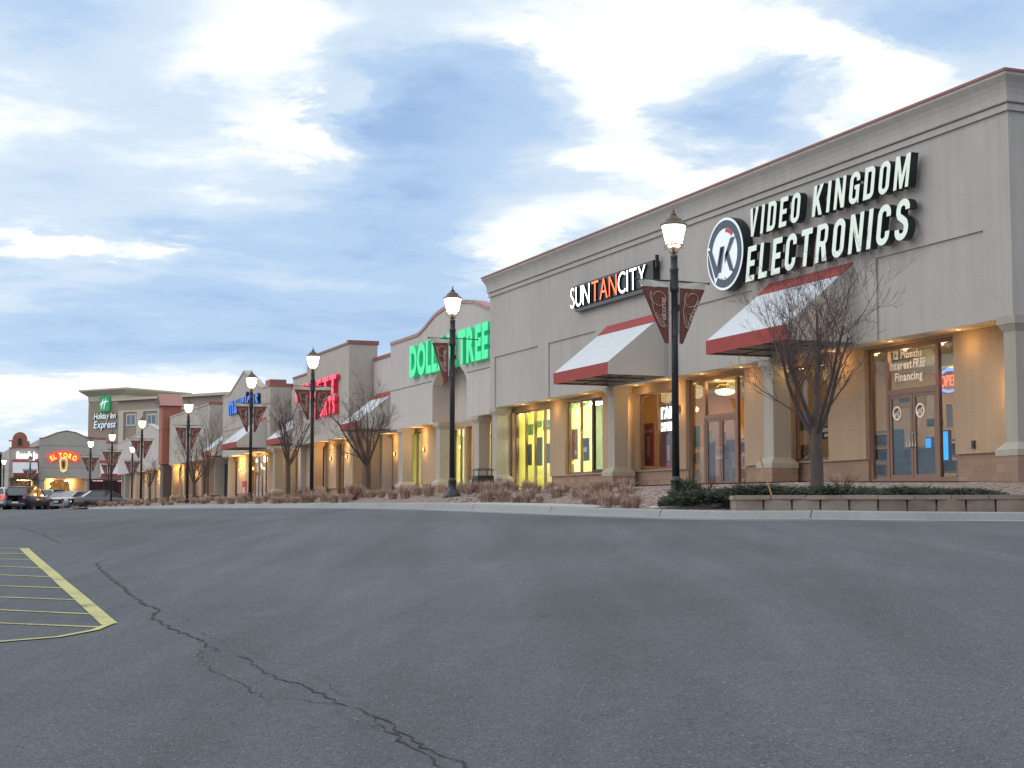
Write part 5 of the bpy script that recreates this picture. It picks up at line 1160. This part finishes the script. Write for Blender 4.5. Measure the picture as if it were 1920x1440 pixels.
pr_ = MB().tube([(0, 0, 0), (0, 0, .34), (0, -.04, .38), (0, -.95, .38)], .02, 6).build('pipe_rail', M_BLK); pr_.location = (22.2, yu(1105, 22.2), .62); tag(pr_, 'thin bent pipe rail against the block base beside the salon column', 'rail')
stk = MB().tube([(0, 0, 0), (-.24, .0, .72)], .014, 6).build('marker_stake', mat('stake_orange', (.45, .24, .12), .7)); stk.location = (14.1, 23.35, .22); tag(stk, 'thin leaning pale orange marker stake rising from the retaining wall', 'stake')
mb_ = thing('door_intercom', 'small dark switch box on the cream wall right of the electronics doors', 'switch box', (XW - .075, yu(1826, XW - .07), zu(1826, 834, XW))); MB().box(-.04, 0, -.05, .05, -.09, .09).build('box_body', M_FRD, mb_); MB().box(-.05, -.041, -.02, .02, -.03, .03).build('button', M_BLK, mb_)
pb = thing('planter_box', 'low dark planter trough before the cream column of the far store', 'planter', (20.5, yu(403, 20.5), WALK)); MB().frust((-.3, .3, -.8, .8, 0), (-.36, .36, -.9, .9, .5)).build('trough', M_FRD, pb); MB().box(-.3, .3, -.84, .84, .5, .55).build('soil', mat('soil', (.05, .03, .02), 1), pb)
rs = thing('sandwich_board', 'red sale board standing beside the gold-lit entrance', 'sign board', (20.6, yu(460, 20.6), WALK)); MB().box(-.03, .03, -.55, .55, .1, 1.35).build('board', mat('sale_red', (.42, .02, .05), .6), rs)
MB().box(-.05, .05, -.6, .6, 0, .1).build('foot', M_FRD, rs); letters(rs, 'SALE', (-.032, .42, .62), RT, UP, .84, .36, .006, PW, PW, bold=.02)

# ---------------------------------------------------------------- things seen through the glass
random.seed(9)
XR = XW + .7
def rack(label, x, y, w, h_, cols_, name='display_rack', d=.4, group=None):
    t = thing(name, label, 'display', (x, y, .6), 0, group); b = MB(); b.box(-d / 2, d / 2, -w / 2, -w / 2 + .04, 0, h_); b.box(-d / 2, d / 2, w / 2 - .04, w / 2, 0, h_)
    n = max(2, int(h_ / .42)); 
    for i in range(n + 1): z = i * (h_ - .03) / n; b.box(-d / 2, d / 2, -w / 2 + .04, w / 2 - .04, z, z + .03)
    b.build('shelf_frame', mat('shelf_white', (.5, .48, .42), .6), t)
    for i in range(n):
        z = i * (h_ - .03) / n + .03; y = -w / 2 + .06; q = MB()
        while y < w / 2 - .16:
            ww = random.uniform(.08, .2); q.k = random.randrange(len(cols_)); q.box(-d / 2 + .03, d / 2 - .05, y, y + ww, z, z + random.uniform(.18, .34)); y += ww + .015
        q.build('goods', [mat('goods_%.2f_%.2f_%.2f' % c, c, .6) for c in cols_], t)
GC = [(.6, .12, .05), (.1, .35, .12), (.7, .6, .3), (.12, .14, .25), (.6, .55, .5), (.5, .06, .12)]
for i, (u, dx_, lab) in enumerate(((972, 1.6, 'shelf of goods behind the leftmost green-lit pane'), (990, 3.2, 'shelf of goods seen through the second green-lit pane'), (1008, 1.8, 'shelf of goods behind the third green-lit pane'), (1026, 2.6, 'shelf of goods behind the rightmost of the four tall panes'), (1072, 2.0, 'shelf of goods behind the window left of the salon column'))):
    rack(lab, XW + dx_, yu(u, XW + dx_), 1.3, 1.45, GC)
LM = (.40, .62, .08)
def tz(u, v): return zu(u, v, XR - .3)
def pst(ul, ur, vb, vt, col, lab, dx=.45, **k):
    dx = .5 if dx == .3 else dx
    X_ = XW + dx; return poster(0, X_, yu(ur, X_), yu(ul, X_), zu(ur, vb, X_), zu(ul, vt, X_), col, lab, **k)
pst(985, 1000, 815, 797, (.18, .55, .10), 'green striped banner hanging in the second tall pane', bits=[(.1, .3, .1, .9, (.5, .7, .3)), (.5, .65, .1, .9, (.5, .7, .3))])
pst(1001, 1016, 801, 790, (.2, .58, .10), 'green banner hanging in the third tall pane'); pst(1018, 1033, 805, 788, (.15, .48, .3), 'teal banner hanging in the fourth tall pane', bits=[(.2, .9, .3, .5, (.6, .6, .5))])
pst(985, 997, 872, 834, (.10, .13, .13), 'dark hanging garment in the second tall pane'); pst(1003, 1017, 873, 821, (.20, .27, .20), 'grey-green poster in the third tall pane'); pst(967, 981, 876, 824, (.22, .30, .28), 'grey-green poster in the first tall pane'); pst(1022, 1031, 868, 832, (.12, .16, .18), 'blue-grey garment in the fourth tall pane')
pst(1066, 1084, 764, 750, (.06, .30, .04), 'dark green pennant strip at the top of the left salon-side pane'); pst(1087, 1105, 760, 747, (.10, .42, .05), 'bright green pennant strip at the top of the middle pane')
pst(1072, 1083, 861, 805, (.22, .10, .13), 'maroon poster low in the window left of the salon column', bits=[(.2, .8, .55, .8, (.45, .12, .2)), (.2, .45, .15, .3, (.6, .55, .5))])
pst(1091, 1105, 864, 822, (.05, .07, .08), 'black oval clothing display in the middle pane', bits=[(.35, .9, .4, .6, (.7, .6, .5))])
aw_ = thing('window_lettering', 'pale letters ALL ON on the pane left of the salon column', 'lettering'); wtext(aw_, 'ALL', 1091, 1107, 812, 802, bold=.03, X=XW + .10); wtext(aw_, 'ON', 1092, 1106, 821, 813, bold=.03, X=XW + .10)
pst(1203, 1226, 873, 795, (.30, .03, .07), 'crimson poster with a figure in the left pane of the salon window', bits=[(.35, .55, .2, .7, (.62, .4, .3)), (.1, .9, .78, .84, (.55, .3, .3)), (.6, .9, .3, .45, (.5, .1, .14))])
pst(1238, 1260, 875, 795, (.19, .05, .07), 'dull crimson poster under the white neon in the salon window', bits=[(.2, .4, .15, .5, (.5, .45, .2)), (.05, .95, .02, .08, (.45, .04, .08)), (.1, .9, .85, .93, (.35, .2, .1))])
pst(1294, 1312, 838, 800, (.14, .40, .03), 'green round-edged decal in the left sidelight of the salon entrance', dx=.3); pst(1352, 1361, 828, 811, (.65, .08, .12), 'small red and white notice on the right salon door', dx=.12, bits=[(.55, .9, .1, .9, (.75, .6, .6))])
pst(1327, 1335, 830, 810, (.45, .45, .12), 'narrow yellow notice on the left salon door', dx=.12); pst(1321, 1340, 905, 830, (.16, .05, .03), 'dark red counter panel behind the left salon door', dx=1.0); pst(1350, 1366, 905, 832, (.15, .035, .03), 'dark red panel behind the right salon door', dx=1.0)
pst(1500, 1520, 806, 775, (.12, .22, .30), 'blue poster behind the nearest tree in the electronics window'); pst(1538, 1556, 822, 800, (.05, .04, .04), 'dark notice with white words in the electronics window', bits=[(.1, .9, .55, .85, (.75, .75, .72)), (.1, .6, .15, .4, (.75, .75, .72))])
pst(1492, 1500, 800, 775, (.7, .7, .7), 'white strip lettering beside the blue poster'); pst(1496, 1515, 860, 835, (.25, .17, .06), 'tan carton low in the electronics window')
pst(1670, 1739, 761, 737, (.52, .38, .04), 'yellow sale banner hanging across behind the electronics doors', dx=.9, bits=[(.35, .75, .35, .8, (.06, .05, .04))])
pst(1668, 1694, 868, 806, (.05, .10, .13), 'dark blue standing display behind the left electronics door', dx=.8); ctr = thing('service_counter', 'black service counter behind the right electronics door', 'counter', (XW + 1.6, yu(1716, XW + 1.6), .6)); MB().box(-.3, .3, -.75, .55, 0, 1.0).build('counter_body', M_FRD, ctr); MB().box(-.34, .34, -.8, .6, 1.0, 1.04).build('counter_top', mat('counter_brass', (.4, .28, .1), .4), ctr)
for ul, ur, vb, vt, lab in ((1735, 1745, 840, 822, 'small bright blue screen above the counter'), (1760, 1777, 863, 810, 'tall bright blue screen in the sidelight right of the doors')):
    X_ = XW + 1.1; t = thing('display_screen', lab, 'screen', (X_, (yu(ul, X_) + yu(ur, X_)) / 2, zu(ul, vb, X_))); w_ = (yu(ul, X_) - yu(ur, X_)) / 2; h_ = zu(ul, vt, X_) - zu(ul, vb, X_)
    MB().box(0, .08, -w_ - .03, w_ + .03, -.03, h_ + .03).build('screen_case', M_FRD, t); MB().box(-.006, -.001, -w_, w_, 0, h_).build('screen_face', emis('screen_blue', (.02, .30, 1), 1.6), t)
pst(1738, 1768, 798, 786, (.05, .035, .03), 'dark framed board over the counter', dx=1.5); pst(1775, 1786, 800, 758, (.30, .28, .24), 'pale notice in the sidelight under the open sign', dx=.3)
ch = thing('chandelier', 'glowing golden chandelier hanging inside the tanning salon doors', 'chandelier', (XW + 1.4, yu(1360, XW + 1.4), 0)); zc_ = zu(1360, 735, XW + 1.4)
MB().lathe([(.02, zc_ - .1), (.2, zc_ - .08), (.32, zc_), (.3, zc_ + .06), (.1, zc_ + .1)], 12).build('lamp_shade', emis('chandelier_glow', (1, .70, .30), 5), ch); MB().tube([(0, 0, zc_ + .08), (0, 0, 4.08)], .012, 5).build('hanging_rod', M_FRD, ch); b = MB()
for k in range(5): a = k * 1.257; b.tube([(0, 0, zc_ + .22), (.15 * math.cos(a), .15 * math.sin(a), zc_ + .25), (.25 * math.cos(a), .25 * math.sin(a), zc_ + .16)], .012, 4)
b.build('arm', mat('brass', (.6, .4, .15), .3, metal=1), ch)

# ---------------------------------------------------------------- parked cars
M_CG = mat('car_glass', (.02, .025, .03), .08, spec=.8, coat=1); M_TY = mat('tyre', (.015, .015, .016), .85); M_RIM = mat('alloy_rim', (.5, .5, .52), .35, metal=.8)
def car(label, x, y, az, col, L_=4.7, W_=1.82, H_=1.45, kind='sedan', lit=False, group=None):
    z0 = G(x, y)
    t = thing('parked_car', label, 'car', (x, y, z0), math.pi / 2 - az, 'cars parked before the wing')
    pm = mat('car_paint_%.2f_%.2f_%.2f' % col, col, .28, metal=.3, coat=.8, spec=.5)
    h = L_ / 2; w = W_ / 2; rail = .20; belt = .92 if kind == 'sedan' else 1.08
    if kind == 'sedan': st = [(-h, .75, .42, .80), (-h + .08, .9, .28, belt - .02), (-h + .9, .98, rail, belt + .06), (-.3, 1, rail, belt + .03), (.9, 1, rail, belt), (h - .9, .98, rail, belt - .12), (h - .15, .88, .26, .68), (h, .72, .36, .60)]
    else: st = [(-h, .84, .46, belt), (-h + .08, .95, .34, belt + .08), (-h + .8, 1, .26, belt + .06), (0, 1, .26, belt + .02), (.9, 1, .26, belt), (h - .8, .98, .26, belt - .04), (h - .12, .9, .34, .92), (h, .76, .44, .82)]
    b = MB(); sec = []
    for (sx_, k, zb, zt) in st:
        ww = w * k; pts = [(-ww * .9, zb), (-ww, zb + .14), (-ww * 1.0, (zb + zt) / 2), (-ww * .97, zt - .1), (-ww * .86, zt), (ww * .86, zt), (ww * .97, zt - .1), (ww, (zb + zt) / 2), (ww, zb + .14), (ww * .9, zb)]
        n0 = len(b.v); b.v += [(sx_, p[0], p[1]) for p in pts]; sec.append(n0)
    for a, c in zip(sec, sec[1:]):
        for i in range(10): j = (i + 1) % 10; b.f.append((a + i, a + j, c + j, c + i)); b.m.append(0)
    b.f.append(tuple(sec[0] + i for i in range(10))); b.f.append(tuple(sec[-1] + 9 - i for i in range(10))); b.m += [0, 0]
    b.build('body', pm, t, True)
    if kind == 'sedan': gh = [(-h + .75, belt + .0, .80), (-h + 1.45, H_ - .06, .70), (-.1, H_, .72), (.35, H_ - .05, .72), (1.25, belt - .02, .84)]
    else: gh = [(-h + .12, belt + .02, .88), (-h + .42, H_ - .06, .76), (-.4, H_, .78), (.45, H_ - .06, .78), (1.25, belt, .88)]
    g = MB(); S_ = []
    for (gx, gz, gw) in gh:
        n0 = len(g.v); g.v += [(gx, -w * gw, gz), (gx, w * gw, gz)]; S_.append(n0)
    n0 = len(g.v); bl = [(gx, -w * .87, belt - .02) for gx, gz, gw in gh]; g.v += bl; n1 = len(g.v); g.v += [(p[0], w * .87, p[2]) for p in bl]
    for i in range(4):
        g.f.append((S_[i], S_[i] + 1, S_[i + 1] + 1, S_[i + 1])); g.m.append(0)
        g.f.append((n0 + i, S_[i], S_[i + 1], n0 + i + 1)); g.m.append(0); g.f.append((n1 + i + 1, S_[i + 1] + 1, S_[i] + 1, n1 + i)); g.m.append(0)
    go = g.build('glasshouse', M_CG, t, False)
    r = MB(); zr = H_ + .004; x1, x2, x3 = gh[1][0], gh[2][0], gh[3][0]
    r.prism([(x1 - .05, gh[1][1] - .02), (x1, gh[1][1] + .015), (x2, H_ + .02), (x3, gh[3][1] + .015), (x3 + .05, gh[3][1] - .02)], lambda p: (p[0], -w * .745, p[1]), lambda p: (p[0], w * .745, p[1]))
    for sgn in (-1, 1):
        for (A_, B_, q) in ((gh[0], gh[1], .05), (gh[4], gh[3], .04)):
            r.tube([(A_[0], sgn * w * A_[2], A_[1] + .01), (B_[0], sgn * w * B_[2] * 1.0, B_[1])], q, 5)
        r.tube([(-.15, sgn * w * .875, belt), (-.2, sgn * w * .735, H_ - .02)], .04, 4)
    r.build('roof', pm, t)
    wr_ = .33 if kind == 'sedan' else .37
    for sx_ in (-h + .95, h - .92):
        for sgn in (-1, 1):
            m = MB(); m.lathe([(wr_ - .10, -.11), (wr_ - .02, -.11), (wr_, -.07), (wr_, .07), (wr_ - .02, .11), (wr_ - .10, .11)], 20); me = m.mesh('wheel', M_TY, True)
            o = link('wheel', me, t, (sx_, sgn * (w - .10), wr_), (R(90), 0, 0))
            q = MB(); q.lathe([(0, -.095), (wr_ - .11, -.10), (wr_ - .09, -.115), (wr_ - .09, .115), (wr_ - .11, .10), (0, .095)], 16); link('rim', q.mesh('rim', M_RIM), o)
            MB().lathe([(wr_ + .05, -.004), (wr_ + .05, .004)], 20).build('arch', M_TY, o).location = (0, 0, -sgn * .012 * -1 - (0.0))
    for sgn in (-1, 1):
        zt_ = belt - .12; MB().box(-h - .005, -h + .22, sgn * w * .72 - .11, sgn * w * .72 + .11, zt_ - .14, zt_ + .03 if kind == 'sedan' else zt_ + .16).build('tail_light', emis('tail_light_lit', (1, .05, .04), 3) if lit else mat('tail_lens', (.28, .02, .02), .25, coat=1), t)
        MB().box(h - .25, h - .02, sgn * w * .62 - .18, sgn * w * .62 + .18, .56 if kind == 'sedan' else .78, .68 if kind == 'sedan' else .92).build('headlight', mat('head_lens', (.5, .5, .5), .15), t)
    MB().box(-h - .02, -h + .1, -w * .8, w * .8, .30, .46).build('bumper', mat('black_trim', (.03, .03, .03), .6) if kind != 'sedan' else pm, t)
    MB().box(-h - .03, -h - .02, -.26, .26, .5 if kind != 'sedan' else .55, .62 if kind != 'sedan' else .67).build('number_plate', PW, t)
    return t
def car_at(label, u, Y, adeg, col, **k):
    x, _ = atY(u, 950, Y); va = math.degrees(math.atan2(x, Y)); return car(label, x, Y, R(va + adeg), col, **k)
car_at('leftmost parked white wagon cut off by the picture edge, red tail light glowing', -8, 124, 5, (.55, .57, .6), H_=1.68, kind='suv', lit=True)
car_at('dark red parked car mostly hidden between the white wagon and the navy wagon', 22, 133, 10, (.10, .02, .02))
car_at('navy blue parked wagon with olive tailgate light, left of the white hatch', 52, 124, 22, (.02, .04, .085), L_=4.9, W_=1.92, H_=1.78, kind='suv')
car_at('mid blue parked vehicle roof showing behind the navy wagon', 90, 140, 30, (.03, .08, .16), H_=1.8, kind='suv')
car_at('white parked hatch wagon between the navy wagon and the black sedan', 103, 133, 25, (.58, .6, .63), H_=1.68, kind='suv')
car_at('black parked sedan between the white hatch and the silver sedan', 125, 128, 38, (.015, .017, .022))
car_at('silver parked sedan behind the dark grey sedan', 150, 124, 48, (.45, .47, .5))
car_at('rightmost dark grey parked sedan seen from its side, behind two lamp posts', 194, 119, 74, (.07, .075, .085), L_=4.85)
# evergreens beyond the left end
M_EV = [mat('spruce', (.020, .032, .022), .9), mat('spruce_dark', (.010, .017, .012), .9), mat('spruce_grey', (.035, .05, .04), .9)]
def evergreen(label, u, Y, H_, R0, seed):
    random.seed(seed); x, _ = atY(u, 900, Y); t = thing('evergreen_tree', label, 'tree', (x, Y, .1)); MB().tube([(0, 0, -.2), (0, 0, H_ * .5), (0, 0, H_ * .95)], [.22, .13, .03], 7).build('trunk', M_BARK, t)
    b = MB()
    for i in range(2600):
        f_ = random.random() ** .75; z = H_ * (1 - f_) * .98 + .5 * f_; rr = R0 * (f_ ** .8) * (1 + .22 * math.sin(z * 5.0 + seed)) * random.uniform(.35, 1.05); a = random.uniform(0, 6.283)
        p = Vector((rr * math.cos(a), rr * math.sin(a), z)); d = Vector((math.cos(a), math.sin(a), -.35 + random.uniform(-.3, .5))).normalized(); s_ = Vector((-math.sin(a), math.cos(a), random.uniform(-.4, .4))) * random.uniform(.08, .2); b.k = random.choice((0, 0, 1, 1, 2))
        b.face([p - s_, p + s_, p + d * random.uniform(.25, .55)])
    b.build('crown', M_EV, t); return t
evergreen('tall dark evergreen at the far left edge of the car park', 0, 205, 7.6, 2.0, 1); evergreen('shorter evergreen between the left edge and the wing', 10.5, 215, 5.0, 1.3, 2)
evergreen('low evergreen just left of the wing end wall', 17, 230, 3.6, 1.1, 3)

TVC = [(.02, .02, .025), (.05, .05, .055), (.10, .10, .11), (.3, .28, .25), (.04, .08, .14)]
for u, dx_, w_, h_, lab in ((1650, 3.4, 1.6, 1.7, 'dark shelf of electronics seen through the left sidelight'), (1685, 5.6, 2.2, 2.0, 'dark shelf of electronics deep behind the left door'), (1728, 6.5, 2.0, 1.9, 'dark shelf of electronics deep behind the right door'), (1782, 3.0, 1.2, 1.3, 'low dark shelf under the open sign'), (1520, 2.6, 1.8, 1.6, 'dark shelf of electronics behind the nearest tree')):
    rack(lab, XW + dx_, yu(u, XW + dx_), w_, h_, TVC, name='electronics_shelf')
for u, dx_, w_, h_, lab in ((1215, 3.0, 1.8, 1.5, 'shelf of bottles behind the crimson poster'), (1305, 2.8, 1.3, 1.6, 'shelf of bottles in the left sidelight of the salon entrance'), (1388, 3.2, 1.3, 1.8, 'shelf of bottles in the right sidelight of the salon entrance')):
    rack(lab, XW + dx_, yu(u, XW + dx_), w_, h_, [(.35, .10, .05), (.45, .30, .10), (.15, .06, .04), (.5, .42, .3)], name='bottle_shelf')
